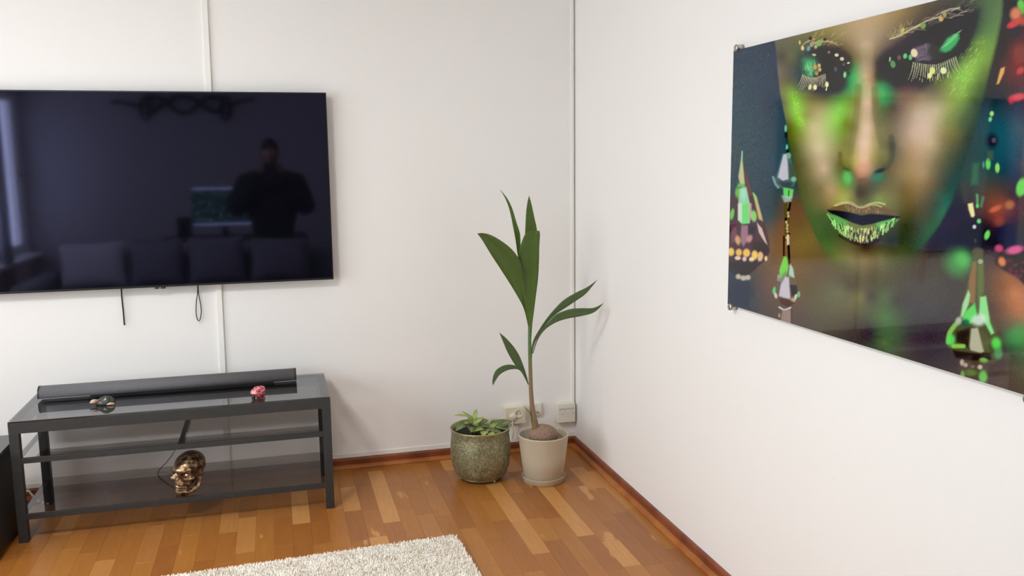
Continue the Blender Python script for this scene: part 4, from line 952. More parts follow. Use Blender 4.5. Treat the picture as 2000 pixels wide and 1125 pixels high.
    for x, y, rx, ry, col in [(1428, 492, 6, 8, (240, 204, 108)), (1443, 493, 6, 7, (236, 190, 106)), (1458, 494, 7, 8, (240, 196, 104)), (1474, 498, 6, 9, (244, 204, 112)), (1485, 500, 5.5, 8.5, (232, 190, 128)), (1441, 504, 6, 4, (232, 206, 176)), (1454, 506, 4, 5, (222, 196, 176)), (1468, 507, 5, 5, (238, 218, 176)), (1484, 508, 4, 4, (226, 190, 172)), (1496, 505, 3, 5, (226, 204, 150))]:
        c.el(x, y, rx, ry, col, .92, 0, .35)
    c.poly([(1422, 512), (1490, 510), (1468, 530), (1458, 540), (1436, 536), (1422, 524)], (68, 66, 68), .9, 4)
    for x, y, rx, ry in ((1442, 540, 5, 5), (1452, 543, 6, 5), (1461, 542, 5, 5)): c.el(x, y, rx, ry, (206, 192, 170), .85, 0, .5)
    c.poly([(1422, 552), (1462, 552), (1460, 602), (1422, 596)], (66, 78, 86), .8, 5)
    # ---- earring left
    for x, y, rx, ry, col in [(1534.5, 251, 2.6, 7, (130, 196, 160)), (1535, 264, 3, 6, (30, 46, 40)), (1537, 288, 2.4, 6, (140, 200, 150)), (1538, 296, 2.4, 5, (20, 30, 24)), (1536, 275, 1.6, 5, (50, 70, 50))]: c.el(x, y, rx, ry, col, .9)
    c.poly([(1528, 300), (1543, 299), (1550, 325), (1556, 350), (1550, 364), (1538, 374), (1522, 366), (1512, 352), (1520, 330)], (104, 120, 112), .75, 3)
    c.poly([(1530, 302), (1537, 300), (1539, 325), (1540, 350), (1529, 353), (1519, 346), (1524, 325)], (196, 192, 200), .95, 2); c.el(1540, 304, 5, 6, (140, 176, 140), .8); c.poly([(1541, 318), (1552, 322), (1553, 345), (1543, 348)], (84, 92, 74), .8, 3)
    c.el(1550, 350, 5, 5, (130, 190, 150), .85); c.line([(1510, 346), (1514, 358), (1520, 366)], 2.6, (160, 180, 176), .7); c.poly([(1520, 354), (1548, 356), (1546, 368), (1530, 368)], (74, 84, 86), .8, 3)
    c.poly([(1530, 366), (1550, 370), (1548, 384), (1540, 390), (1530, 382)], (120, 208, 110), .95, 2); c.line([(1541, 372), (1540, 388)], 1.4, (50, 110, 60), .8); c.poly([(1526, 382), (1548, 384), (1545, 394), (1532, 396)], (176, 196, 190), .75, 2.5)
    c.poly([(1532, 396), (1544, 394), (1543, 412), (1540, 470), (1533, 470), (1532, 420)], (96, 88, 58), .9, 2)
    for y in range(398, 470, 6): c.el(1534 + r.uniform(0, 8), y, 2.2, 3, [(190, 190, 140), (46, 40, 30), (150, 170, 110), (216, 196, 150)][r.randint(4)], .8)
    c.poly([(1541, 395), (1545, 396), (1543, 410), (1539, 408)], (24, 24, 22), .9, 1.5); c.line([(1531, 462), (1531, 500)], 2, (70, 52, 40), .85); c.line([(1539, 460), (1539, 478)], 2.8, (226, 204, 178), .9); c.line([(1540, 480), (1542, 515)], 2.4, (48, 38, 30), .9)
    c.poly([(1531, 500), (1537, 502), (1540, 520), (1536, 545), (1524, 545), (1522, 528)], (126, 214, 92), .9, 2); c.poly([(1543, 514), (1549, 524), (1552, 543), (1540, 540)], (176, 214, 190), .9, 2); c.poly([(1519, 536), (1530, 540), (1528, 552), (1518, 548)], (160, 186, 170), .8, 2)
    c.poly([(1520, 545), (1534, 530), (1552, 545), (1560, 568), (1556, 588), (1543, 598), (1526, 594), (1512, 580), (1510, 562)], (112, 106, 92), .55, 4)
    c.poly([(1534, 540), (1541, 542), (1544, 586), (1521, 578), (1525, 555)], (198, 190, 200), .95, 2); c.poly([(1543, 556), (1556, 558), (1558, 574), (1546, 578)], (64, 64, 58), .85, 2.5)
    c.el(1512, 567, 3.4, 7, (110, 200, 120), .9, 10); c.el(1515, 577, 3, 6, (214, 208, 200), .85, -15); c.el(1560, 575, 3, 6, (130, 190, 140), .85); c.el(1554, 580, 2.6, 6, (214, 214, 200), .85, 15); c.el(1549, 586, 5, 4, (196, 180, 130), .8)
    c.poly([(1520, 582), (1542, 584), (1552, 592), (1540, 600), (1526, 594)], (88, 68, 60), .75, 3); c.line([(1522, 600), (1532, 605), (1544, 601)], 2, (206, 206, 206), .85)
    c.poly([(1528, 606), (1545, 604), (1546, 634), (1524, 628)], (166, 140, 128), .8, 3); c.line([(1546, 604), (1546, 634)], 2, (90, 86, 80), .8); c.el(1522, 616, 2, 4, (180, 170, 120), .8)
    # ---- earring right, upper
    for x, y, rx, ry, col, ro in [(1937, 222, 4, 5, (170, 224, 120), 0), (1934, 233, 3.4, 5, (120, 200, 150), 10), (1930, 320, 4.8, 11, (106, 214, 100), 0), (1948, 328, 4.4, 9.5, (150, 214, 104), 0), (1921, 322, 2.2, 7, (96, 140, 120), 0), (1941, 274, 5, 6, (96, 84, 92), 0), (1909, 402, 3, 4.5, (90, 214, 96), 0), (1912, 432, 4, 4.6, (110, 214, 120), 0), (1903, 443, 3.6, 4, (214, 206, 204), 0), (1928, 459, 5, 9.5, (116, 220, 104), 18), (1905, 470, 3, 5, (78, 74, 74), 0)]:
        c.el(x, y, rx, ry, col, .93, ro, .35)
    c.el(1937, 275, 11, 14, (40, 40, 46), .75, 0, .6); c.el(1941, 274, 4, 5, (104, 88, 96), .8); c.poly([(1890, 398), (1900, 396), (1904, 420), (1902, 424), (1897, 424), (1892, 410)], (232, 222, 150), .95, 1.8)
    c.poly([(1906, 378), (1911, 380), (1911, 398), (1907, 400)], (96, 176, 110), .85, 2); c.poly([(1918, 382), (1923, 384), (1918, 406), (1914, 404)], (84, 140, 96), .8, 2)
    c.poly([(1900, 320), (1912, 318), (1910, 360), (1896, 362)], (72, 120, 78), .6, 5); c.poly([(1928, 296), (1940, 294), (1940, 312), (1930, 314)], (92, 96, 74), .6, 4); c.poly([(1876, 358), (1890, 354), (1892, 392), (1882, 396)], (76, 72, 58), .6, 6)
    c.el(1944, 408, 12, 5, (206, 110, 82), .8, -25, .6); c.el(1972, 400, 9, 8, (190, 124, 76), .75, -20, .6); c.el(1952, 432, 10, 9, (166, 84, 70), .6, -30, .7); c.el(1995, 366, 10, 18, (116, 214, 96), .92, 14, .3); c.poly([(1948, 446), (1975, 440), (1976, 468), (1946, 470)], (46, 54, 68), .8, 4)
    # ---- red and green glints at the upper right
    c.el(1984, 27, 11, 13, (222, 140, 104), .9, 15, .5); c.el(1982, 45, 12, 7, (206, 92, 84), .9, -25, .5); c.el(1974, 50, 8, 5, (222, 84, 88), .8, -20, .6); c.el(1998, 40, 10, 10, (200, 100, 80), .8, 0, .6)
    c.el(1994, 8, 7, 10, (120, 206, 96), .9, 0, .5); c.el(1999, 18, 6, 10, (120, 196, 90), .8, 0, .5); c.poly([(1946, 165), (1954, 134), (1963, 130), (1961, 142), (1951, 164)], (228, 176, 108), .92, 2); c.el(1991, 108, 12, 22, (140, 84, 76), .7, 8, .5); c.el(1993, 138, 9, 6, (206, 88, 84), .85, -40, .5)
    c.el(1988, 190, 17, 7, (222, 88, 92), .92, -12, .5); c.el(1975, 196, 5, 7, (206, 72, 80), .8, 0, .5)
    # ---- large drop at the lower right
    c.el(1874, 512, 25, 24, (96, 172, 98), .75, -30, .75); c.el(1880, 506, 12, 14, (104, 190, 104), .7, -30, .8); c.el(1992, 655, 26, 17, (92, 156, 90), .75, -10, .8)
    c.poly([(1902, 488), (1920, 486), (1922, 530), (1924, 575), (1932, 612), (1945, 640), (1957, 670), (1955, 700), (1940, 710), (1900, 704), (1862, 690), (1848, 672), (1852, 652), (1872, 620), (1884, 580), (1893, 535)], (100, 108, 78), .7, 3)
    c.el(1909, 492, 10, 9, (108, 104, 86), .8); c.el(1915, 511, 5, 5, (176, 184, 136), .8); c.poly([(1900, 512), (1907, 510), (1906, 550), (1904, 594), (1892, 590), (1892, 550)], (150, 118, 88), .85, 2.5); c.poly([(1909, 518), (1921, 516), (1921, 570), (1910, 590)], (112, 124, 84), .8, 3)
    c.poly([(1891, 566), (1895, 575), (1892, 594), (1882, 618), (1876, 620), (1880, 594)], (168, 220, 160), .9, 2.5); c.poly([(1914, 580), (1926, 578), (1930, 604), (1934, 630), (1942, 650), (1936, 654), (1924, 632), (1912, 614)], (150, 226, 146), .92, 2.5)
    c.poly([(1886, 608), (1904, 592), (1908, 612), (1902, 630), (1886, 634), (1880, 622)], (110, 216, 108), .92, 3); c.el(1886, 630, 7, 7, (60, 104, 84), .85, 0, .5); c.el(1912, 625, 14, 11, (206, 222, 206), .9, -10, .5); c.el(1872, 627, 6, 8, (176, 196, 170), .85, 20, .5)
    c.poly([(1897, 642), (1910, 640), (1922, 686), (1916, 690), (1896, 684), (1893, 676)], (186, 182, 156), .95, 2.5); c.poly([(1868, 648), (1894, 640), (1892, 680), (1868, 668)], (74, 70, 54), .85, 4); c.poly([(1912, 640), (1934, 660), (1932, 690), (1920, 680)], (110, 112, 84), .7, 4)
    c.line([(1866, 634), (1855, 650), (1852, 668)], 5, (150, 200, 104), .85); c.el(1857, 664, 8, 11, (106, 216, 104), .92, 0, .5); c.line([(1862, 676), (1874, 676), (1882, 676)], 4.5, (150, 206, 90), .85); c.el(1946, 671, 9, 12, (106, 216, 96), .92, -12, .5); c.el(1950, 690, 8, 11, (104, 160, 110), .8, 0, .5)
    c.poly([(1860, 684), (1900, 690), (1934, 690), (1936, 702), (1900, 706), (1868, 698)], (70, 58, 52), .8, 4); c.el(1921, 704, 8, 5, (140, 206, 96), .85, 10, .5); c.poly([(1872, 702), (1930, 706), (1930, 744), (1876, 736)], (104, 96, 78), .6, 5)
    for x, y, rx, ry, col in [(1879, 708, 4, 6, (206, 180, 166)), (1886, 713, 4, 4, (196, 172, 160)), (1914, 717, 4.6, 4.4, (214, 196, 186)), (1900, 716, 4, 3, (140, 120, 116)), (1920, 736, 8, 12, (126, 206, 110)), (1880, 732, 4, 8, (140, 176, 110)), (1896, 728, 12, 6, (112, 136, 84))]: c.el(x, y, rx, ry, col, .85, 0, .5)
    # ---- pink and orange gem at the right
    c.poly([(1944, 500), (1975, 490), (2010, 480), (2010, 566), (1985, 540), (1960, 528), (1945, 516)], (72, 62, 66), .85, 4); c.el(1951, 485, 8, 7, (206, 92, 122), .9, 0, .5); c.el(1982, 488, 17, 8, (224, 108, 148), .9, -12, .5); c.el(1957, 511, 7, 9, (226, 140, 92), .9, -20, .5)
    for k_ in range(12): c.el(r.uniform(1968, 2000), r.uniform(505, 540), 3, 5, (120, 78, 84), .6, r.uniform(0, 90), .6)
    return I

img = paint(X, Y)
# true ink colour: take the measured sheen of the room out of the colours noted from the photograph
# (less of it where the black television is what the gloss mirrors)
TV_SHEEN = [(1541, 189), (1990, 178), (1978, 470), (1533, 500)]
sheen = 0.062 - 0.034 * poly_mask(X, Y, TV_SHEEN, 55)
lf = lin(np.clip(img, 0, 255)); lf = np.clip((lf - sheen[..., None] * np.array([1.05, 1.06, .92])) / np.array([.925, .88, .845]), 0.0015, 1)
vs = np.stack([np.full(GY.size, PX), GY.ravel(), GZ.ravel()], 1)
idx = np.arange((NY + 1) * (NZ + 1)).reshape(NZ + 1, NY + 1)
quads = np.stack([idx[:-1, :-1], idx[1:, :-1], idx[1:, 1:], idx[:-1, 1:]], -1).reshape(-1, 4)
me = bpy.data.meshes.new('printed_face')
me.vertices.add(len(vs)); me.vertices.foreach_set('co', (vs - np.array([0, PY1 - PWD / 2, PZ0])).astype(np.float32).ravel())
me.loops.add(quads.size); me.loops.foreach_set('vertex_index', quads.astype(np.int32).ravel())
me.polygons.add(len(quads)); me.polygons.foreach_set('loop_start', np.arange(0, quads.size, 4, dtype=np.int32))
me.update(); me.validate()
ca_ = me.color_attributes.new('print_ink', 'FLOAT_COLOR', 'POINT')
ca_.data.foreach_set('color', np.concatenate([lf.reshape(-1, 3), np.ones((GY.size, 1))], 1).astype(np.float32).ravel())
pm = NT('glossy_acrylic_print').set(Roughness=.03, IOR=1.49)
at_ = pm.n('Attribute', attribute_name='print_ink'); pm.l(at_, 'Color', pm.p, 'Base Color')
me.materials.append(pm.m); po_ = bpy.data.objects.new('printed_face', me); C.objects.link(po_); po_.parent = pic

# ------------------------------------------------------------------ shaggy rug
rc = at(890, 1047, z=.010); ql = at(352, 1125, z=.010); ang = math.atan2(rc[1] - ql[1], rc[0] - ql[0])
ux = np.array([-math.cos(ang), -math.sin(ang)]); uy = np.array([math.sin(ang), -math.cos(ang)])
RWX, RWY = 1.70, 2.30
rug = thing('shaggy_rug', 'cream shaggy rug on the parquet in front of the bench', 'rug', (rc[0], rc[1], 0))
cor = [rc[:2], rc[:2] + ux * RWX, rc[:2] + ux * RWX + uy * RWY, rc[:2] + uy * RWY]
b = MB(); vs = [(p[0], p[1], z) for z in (0.001, .009) for p in cor]
b.add(vs, [(0, 1, 2, 3), (7, 6, 5, 4), (0, 4, 5, 1), (1, 5, 6, 2), (2, 6, 7, 3), (3, 7, 4, 0)]); b.build('rug_backing', plain('cream_backing', rgb(236, 226, 206), .9), rug)
rs_ = np.random.RandomState(3)
def tufts(n, y0, y1, w, h):
    s = rs_.uniform(0, RWX, n); t_ = rs_.uniform(y0, y1, n)
    p = rc[:2] + s[:, None] * ux + t_[:, None] * uy
    a = rs_.uniform(0, 2 * PI, n); ln = rs_.uniform(.35, 1.0, n) * h * .7; hh = rs_.uniform(.6, 1.1, n) * h
    side = np.stack([-np.sin(a), np.cos(a), np.zeros(n)], 1) * (w / 2); d = np.stack([np.cos(a) * ln, np.sin(a) * ln, np.zeros(n)], 1)
    p0 = np.concatenate([p, np.full((n, 1), .006)], 1); p1 = p0 + d * .4 + np.array([0, 0, 1.0]) * (hh * .7)[:, None]; p2 = p0 + d + np.array([0, 0, 1.0]) * hh[:, None]
    return np.stack([p0 - side, p0 + side, p1 - side, p1 + side, p2 - side * .5, p2 + side * .5], 1)
T = np.concatenate([tufts(110000, 0, .55, .0030, .014), tufts(140000, .55, RWY, .0055, .014)]); nT = len(T)
me = bpy.data.meshes.new('rug_pile'); me.vertices.add(nT * 6); me.vertices.foreach_set('co', (T.reshape(-1, 3) - np.array([rc[0], rc[1], 0])).astype(np.float32).ravel())
fq = (np.array([[0, 1, 3, 2], [2, 3, 5, 4]])[None] + 6 * np.arange(nT)[:, None, None]).reshape(-1, 4)
me.loops.add(fq.size); me.loops.foreach_set('vertex_index', fq.astype(np.int32).ravel()); me.polygons.add(len(fq)); me.polygons.foreach_set('loop_start', np.arange(0, fq.size, 4, dtype=np.int32)); me.update()
me.materials.append(mottled('cream_wool_pile', rgb(244, 238, 228), rgb(252, 249, 242), 18, rough=.9)); o = bpy.data.objects.new('rug_pile', me); C.objects.link(o); o.parent = rug; stuff(o)
# ------------------------------------------------------------------ what the dark screen mirrors: the rear of the room
GREYFAB = mottled('grey_woven_upholstery', rgb(96, 94, 98), rgb(118, 116, 118), 160, rough=.95, bump=.3)
SYB = -4.16                                   # rear face of the sofa backrest
sofa = thing('sofa', 'wide grey sofa opposite the television, seen only mirrored in the screen', 'sofa', (-1.75, -3.75, 0))
sx0, sx1 = -3.35, -0.35
b = MB(); b.box(sx0 + .18, sx1 - .18, SYB + .02, -3.20, .10, .30); b.build('seat_base', GREYFAB, sofa, bevel=.03)
b = MB(); b.box(sx0 + .18, sx1 - .18, SYB, SYB + .20, .30, .74); b.build('backrest', GREYFAB, sofa, bevel=.05, segs=4)
for x0 in (sx0, sx1 - .18):
    b = MB(); b.box(x0, x0 + .18, SYB + .01, -3.18, .10, .56); b.build('armrest', GREYFAB, sofa, bevel=.05, segs=4)
w_ = (sx1 - sx0 - .36) / 3
for k in range(3):
    b = MB(); b.box(sx0 + .18 + k * w_ + .004, sx0 + .18 + (k + 1) * w_ - .004, SYB + .21, -3.17, .30, .44); b.build('seat_cushion', GREYFAB, sofa, bevel=.04, segs=4)
for fx in (sx0 + .08, sx1 - .08):
    for fy in (SYB + .08, -3.26):
        m = MB(); m.lathe([(.022, 0), (.03, .10)], 14, (fx, fy, 0)); m.build('leg', BLACK_PL, sofa)
CUSH = mottled('light_grey_cushion_cloth', rgb(150, 146, 150), rgb(170, 166, 168), 90, rough=.95, bump=.2)
CUSHD = mottled('dark_grey_cushion_cloth', rgb(92, 88, 96), rgb(112, 108, 112), 90, rough=.95, bump=.2)
def cushion(label, px0, px1, pyt, yc, zb, mat, roll=0.0):
    a = mirrored(px0, pyt, yc); c = mirrored(px1, pyt, yc); W_, H_ = abs(c[0] - a[0]), (a[2] + c[2]) / 2 - zb
    m = MB(); n = 18; vs = []; fs = []
    for s_ in (1, -1):
        for j in range(n + 1):
            for i in range(n + 1):
                u_, v_ = i / n * 2 - 1, j / n * 2 - 1; e = max(0, (1 - abs(u_) ** 2.6) * (1 - abs(v_) ** 2.6)) ** .5
                pin = 1 - .07 * (1 - abs(v_) ** 2) * (abs(u_) > .0) * abs(u_) ** 2; pv = 1 - .07 * (1 - u_ * u_) * v_ * v_
                vs.append((u_ * W_ / 2 * pin, s_ * .075 * e, v_ * H_ / 2 * pv))
    k_ = (n + 1) ** 2
    for j in range(n):
        for i in range(n):
            a_ = j * (n + 1) + i
            fs.append((a_, a_ + n + 1, a_ + n + 2, a_ + 1)); fs.append((k_ + a_, k_ + a_ + 1, k_ + a_ + n + 2, k_ + a_ + n + 1))
    m.add(vs, fs, True); o = m.build('cushion', mat); o.location = ((a[0] + c[0]) / 2, yc, zb + H_ / 2 + .005); o.rotation_euler = (math.radians(9), roll, 0)
    return tag(o, label, 'cushion', 'cushions on the sofa')
cushion('light grey cushion with a pointed corner, leftmost in the screen reflection', 112, 243, 474, -3.80, .44, CUSH, -.03)
cushion('dark grey cushion beside the light cushion in the screen reflection', 252, 356, 466, -3.79, .44, CUSHD, .02)
cushion('dark grey cushion in the middle of the mirrored sofa', 364, 476, 462, -3.79, .44, CUSHD, -.02)
cushion('dark grey cushion at the right end of the mirrored sofa', 486, 604, 464, -3.79, .44, CUSHD, .02)

# wrought wall ornament above the sofa
IRON = plain('dark_wrought_iron', rgb(26, 24, 26), .5)
yw = REAR_Y + .03
def mw(X_, Y_): return mirrored(X_ / 2.344, 160 + Y_ / 2.344, yw)
q0_ = mw(840, 110); orn = thing('wall_ornament', 'dark iron wall ornament of looping ribbons mirrored at the top of the screen', 'ornament', (q0_[0], REAR_Y, q0_[2]))
for nm, P_, rad in (('side_arm', [(505, 92), (560, 96), (600, 104), (640, 116)], .016), ('side_arm', [(1050, 118), (1080, 98), (1115, 85), (1165, 80)], .016),
                    ('ribbon', [(655, 72), (700, 68), (745, 82), (785, 118), (825, 142), (860, 140), (900, 112), (935, 82), (975, 70), (1030, 82)], .024),
                    ('ribbon', [(690, 142), (725, 118), (765, 86), (820, 68), (870, 74), (910, 96), (950, 124), (990, 136), (1025, 120)], .024)):
    m = MB(); m.tube(spline([mw(*p) for p in P_], 30), rad, 8); m.build(nm, IRON, orn)
for xk in (665, 1032):
    for rx, ry in ((24, 54), (17, 26)):
        m = MB(); m.tube([mw(xk + rx * math.cos(2 * PI * k / 24), 122 + ry * math.sin(2 * PI * k / 24)) for k in range(25)], .013, 8); m.build('knot_ring', IRON, orn)
for xk in (740, 960):
    p = mw(xk, 96); m = MB(); m.tube([(p[0], REAR_Y, p[2]), (p[0], yw, p[2])], .006, 8); m.build('wall_pin', IRON, orn)

# computer screen on a small desk behind the sofa
ym = -4.88
a = mirrored(377, 443, ym); c = mirrored(437, 364, ym); mx0 = float(a[0]); mw_ = .58; mz0, mz1 = float(a[2]), float(c[2])
desk = thing('desk', 'dark desk behind the sofa holding a computer screen, hidden below the mirrored cushions', 'desk', (mx0 + .35, ym, 0))
dz = mz0 - .10
b = MB(); b.box(mx0 - .30, mx0 + 1.05, ym - .30, ym + .22, dz - .03, dz); b.build('desktop', BLACK_PL, desk, bevel=.003)
for fx in (mx0 - .26, mx0 + 1.01):
    for fy in (ym - .26, ym + .18):
        b = MB(); b.box(fx - .02, fx + .02, fy - .02, fy + .02, 0, dz - .03); b.build('leg', BLACK_PL, desk)
mon = thing('computer_screen', 'black computer screen with green speckles mirrored beside the photographer', 'screen', (mx0 + mw_ / 2, ym, dz))
b = MB(); b.box(mx0, mx0 + mw_, ym - .03, ym, mz0, mz1); b.build('screen_housing', BLACK_PL, mon, bevel=.003)
b = MB(); b.box(mx0 + mw_ / 2 - .03, mx0 + mw_ / 2 + .03, ym - .05, ym - .03, dz + .01, mz0 + .1); b.box(mx0 + mw_ / 2 - .12, mx0 + mw_ / 2 + .12, ym - .12, ym + .06, dz, dz + .012); b.build('stand', BLACK_PL, mon)
gm = NT('lit_screen_green_speckles').set(Base_Color=(.005, .005, .005, 1), Roughness=.3); mp = gm.coords('Object'); nz = gm.noise(mp, 42, 1); r_ = gm.ramp(nz, 'Fac', [(.60, (.02, .05, .05, 1)), (.68, (.40, 1.0, .6, 1))])
gm.l(r_, 0, gm.p, 'Emission Color'); gm.p.inputs['Emission Strength'].default_value = .9
b = MB(); b.box(mx0 + .008, mx0 + mw_ - .008, ym, ym + .002, mz0 + .03, mz1 - .03); b.build('lit_picture', gm.m, mon)
bar = plain('lit_screen_bar', (.02, .02, .02, 1), .4); bp_ = bar.node_tree.nodes['Principled BSDF']; bp_.inputs['Emission Color'].default_value = (.75, .8, 1, 1); bp_.inputs['Emission Strength'].default_value = 1.6
for z0_, z1_ in ((mz0 + .012, mz0 + .026), (mz1 - .026, mz1 - .012)):
    b = MB(); b.box(mx0 + .008, mx0 + mw_ - .008, ym, ym + .0025, z0_, z1_); b.build('lit_bar', bar, mon)
a = mirrored(345, 425, ym); c = mirrored(374, 460, ym)
spk = thing('desk_speaker', 'small black box speaker left of the mirrored computer screen', 'speaker', ((a[0] + c[0]) / 2, ym, dz))
b = MB(); b.box(min(a[0], c[0]), max(a[0], c[0]), ym - .12, ym + .05, dz, a[2]); b.build('speaker_case', BLACK_PL, spk, bevel=.005)
m = MB(); m.lathe([(.05, 0), (.045, .004), (.02, -.004), (0, 0)], 24, ((a[0] + c[0]) / 2, ym + .05, dz + (a[2] - dz) * .5), axis='y'); m.v = [(x, 2 * (ym + .05) - y, z) for x, y, z in m.v]; m.build('speaker_cone', DARKGREY, spk)

# curtains at the rear end of the window
def curtain(label, y0, y1, mat, x=LEFT_X + .12):
    n = 60; m = MB(); vs = []; fs = []
    for j, z in enumerate((.03, 1.2, 2.36)):
        for i in range(n + 1):
            y = y0 + (y1 - y0) * i / n; k_ = (1 - .15 * j); vs.append((x + .035 * k_ * math.sin(i / n * (y1 - y0) / .11 * 2 * PI), y, z))
    for j in range(2):
        for i in range(n): fs.append((j * (n + 1) + i, j * (n + 1) + i + 1, (j + 1) * (n + 1) + i + 1, (j + 1) * (n + 1) + i))
    m.add(vs, fs, True); o = m.build('curtain', mat, None, origin=(x, (y0 + y1) / 2, 0)); s_ = o.modifiers.new('solidify', 'SOLIDIFY'); s_.thickness = .003
    return tag(o, label, 'curtain', 'curtains along the left wall')
CURT = plain('grey_curtain_cloth', rgb(150, 146, 156), .9)
curtain('grey curtain at the rear end of the window mirrored in the screen', -5.74, -5.47, CURT)
curtain('grey curtain at the end of the front window on the left wall', -4.10, -3.82, CURT)
rod = MB(); rod.tube([(LEFT_X + .12, -6.85, 2.38), (LEFT_X + .12, -1.6, 2.38)], .012, 12)
for y in (-6.8, -4.2, -1.65): rod.box(LEFT_X, LEFT_X + .12, y - .008, y + .008, 2.372, 2.388)
tag(rod.build('curtain_rod', STEEL, None, origin=(LEFT_X + .12, -3, 2.38)), 'steel curtain rod above the window on the left wall', 'curtain rod')

# the photographer: one skinned body, standing behind the sofa and holding the phone
PCX, PCY = float(CAM[0]) - .02, float(CAM[1]) - .42
DARKCL = mottled('black_jersey', rgb(14, 14, 16), rgb(26, 26, 28), 120, rough=.9)
SKIN = plain('skin', rgb(150, 108, 84), .6)
person = thing('person', 'person in dark clothes holding up a phone, mirrored as a silhouette in the screen', 'person', (PCX, PCY, 0))
def skin_mesh(name, joints, bones, mat, root=0, sub=2):
    me = bpy.data.meshes.new(name); me.from_pydata([tuple(j[:3]) for j in joints], bones, []); o = bpy.data.objects.new(name, me); C.objects.link(o)
    md = o.modifiers.new('skin', 'SKIN'); md.use_smooth_shade = True
    if not me.skin_vertices: me.attributes.new('x', 'FLOAT', 'POINT')
    lay = me.skin_vertices[0].data if me.skin_vertices else None
    if lay:
        for v, j in zip(lay, joints): r_ = j[3]; v.radius = r_ if isinstance(r_, tuple) else (r_, r_)
        lay[root].use_root = True
    ss = o.modifiers.new('sub', 'SUBSURF'); ss.levels = sub; ss.render_levels = sub
    me.materials.append(mat); o.parent = person; return o
H = CAM[2] - .02       # eye-level of the phone
J = [(0, 0, .93, (.26, .16)), (0, .0, 1.08, (.27, .16)), (0, -.01, 1.22, (.26, .14)), (0, -.02, 1.31, (.17, .10)), (0, -.01, 1.41, .052), (0, .0, 1.46, .050),
     (.23, -.01, 1.27, .10), (.31, .03, 1.02, .10), (.26, .20, 1.10, .075), (.115, .335, 1.375, .032),
     (-.23, -.01, 1.27, .10), (-.34, .03, 1.02, .105), (-.27, .20, 1.10, .078), (-.115, .335, 1.375, .032),
     (.10, 0, .84, .095), (.12, .03, .48, .060), (.13, -.02, .09, .042), (.14, .11, .04, .036),
     (-.10, 0, .84, .095), (-.12, .03, .48, .060), (-.13, -.02, .09, .042), (-.14, .11, .04, .036)]
B_ = [(0, 1), (1, 2), (2, 3), (3, 4), (4, 5), (3, 6), (6, 7), (7, 8), (8, 9), (3, 10), (10, 11), (11, 12), (12, 13), (0, 14), (14, 15), (15, 16), (16, 17), (0, 18), (18, 19), (19, 20), (20, 21)]
skin_mesh('body', J, B_, DARKCL, 0)
# head with face
m = MB(); m.ellipsoid((0, 0, 0), (1, 1, 1), 40, 28); V = np.array(m.v); x, y, z = V.T
X_ = x * (.076 - .016 * np.clip(-z, 0, 1)); Y_ = y * .095 + .012 * np.clip(-z, 0, 1); Z_ = z * .118
front = np.clip(y, 0, 1)
Y_ += .022 * np.exp(-(x / .16) ** 2 - ((z + .12) / .22) ** 2) * front                     # nose
Y_ -= .010 * (np.exp(-((np.abs(x) - .42) / .16) ** 2 - ((z - .02) / .13) ** 2)) * front      # eye hollows
Y_ += .007 * np.exp(-(x / .3) ** 2 - ((z + .47) / .07) ** 2) * front                      # lips
Y_ += .008 * np.exp(-(x / .3) ** 2 - ((z + .85) / .15) ** 2) * front                      # chin
hc = (0, .02, 1.545)
m.v = [(hc[0] + a_, hc[1] + b_, hc[2] + c_) for a_, b_, c_ in zip(X_, Y_, Z_)]
def pb(mb, name, mat, parent=person):
    o = mb.build(name, mat); o.parent = parent; return o
head = pb(m, 'head', SKIN)
for s_ in (-1, 1):
    m = MB(); m.ellipsoid((s_ * .079, .012, 1.54), (.010, .020, .032), 12, 8); pb(m, 'ear', SKIN)
    m = MB(); m.ellipsoid((s_ * .031, .100, 1.548), (.012, .010, .008), 12, 8); pb(m, 'eye', plain('eye_white', rgb(220, 216, 210), .2) if s_ < 0 else bpy.data.materials['eye_white'])
m = MB(); m.ellipsoid((0, .126, 1.488), (.022, .005, .004), 12, 6); pb(m, 'mouth', plain('lips', rgb(130, 70, 62), .5))
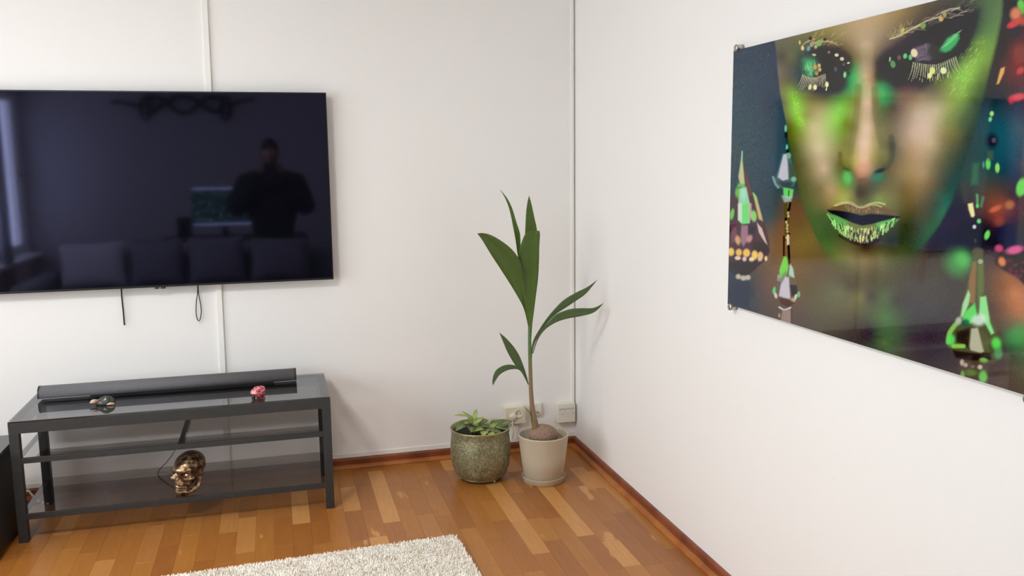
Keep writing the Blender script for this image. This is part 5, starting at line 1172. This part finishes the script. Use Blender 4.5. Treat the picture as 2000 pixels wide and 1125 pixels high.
m = MB(); m.ellipsoid((0, 0, 0), (1, 1, 1), 32, 20); V = np.array(m.v); keep = (V[:, 2] > .15) | (V[:, 1] < -.15)
V2 = np.where(keep[:, None], V * np.array([.083, .102, .127]), V * np.array([.06, .07, .09])); m.v = [(p[0], p[1] + .012, p[2] + 1.550) for p in V2]; pb(m, 'hair', plain('dark_short_hair', rgb(20, 16, 14), .7))
# hands closed on the phone
PH = np.array([0.02, .385, 1.425 - .02])
for s_ in (-1, 1):
    w = np.array([s_ * .115, .335, 1.375]); palm_c = np.array([s_ * .088, .362, 1.395])
    m = MB(); m.tube(spline([w, (w + palm_c) / 2, palm_c, palm_c + np.array([-s_ * .01, .012, .03])], 10), [.024, .026, .030, .032, .034, .035, .035, .034, .030, .022], 10, flat=.6); pb(m, 'hand', SKIN)
    for k in range(4):
        L_ = (.060, .068, .064, .052)[k]; b0 = palm_c + np.array([s_ * .004, .014, .032 - .018 * k])
        m = MB(); m.tube(spline([b0, b0 + np.array([s_ * .002, .022, .004]), b0 + np.array([-s_ * .018, .036, .006]), b0 + np.array([-s_ * L_ * .62, .034, .004])], 10), [.0085, .0085, .0084, .0082, .008, .0078, .0075, .007, .0062, .004], 8); pb(m, 'finger', SKIN)
    b0 = palm_c + np.array([-s_ * .004, -.006, .004])
    m = MB(); m.tube(spline([b0, b0 + np.array([-s_ * .012, -.008, .022]), b0 + np.array([-s_ * .030, -.006, .036])], 8), [.011, .0105, .010, .0098, .0092, .0085, .007, .005], 8); pb(m, 'thumb', SKIN)
ph = thing('phone', 'dark phone held in both hands by the mirrored photographer', 'phone', (float(CAM[0]), float(CAM[1]) - .012, float(CAM[2]) - .02))
b = MB(); b.box(-.075, .075, -.009, -.001, -.036, .036)
o = b.build('phone_body', plain('dark_phone_case', rgb(18, 18, 20), .35), bevel=.004); o.parent = ph; o.rotation_euler = (0, 0, -YAW)
b = MB(); b.box(-.070, .070, -.0098, -.0092, -.033, .033); o = b.build('phone_display', plain('phone_glass', rgb(24, 26, 30), .1)); o.parent = ph; o.rotation_euler = (0, 0, -YAW)
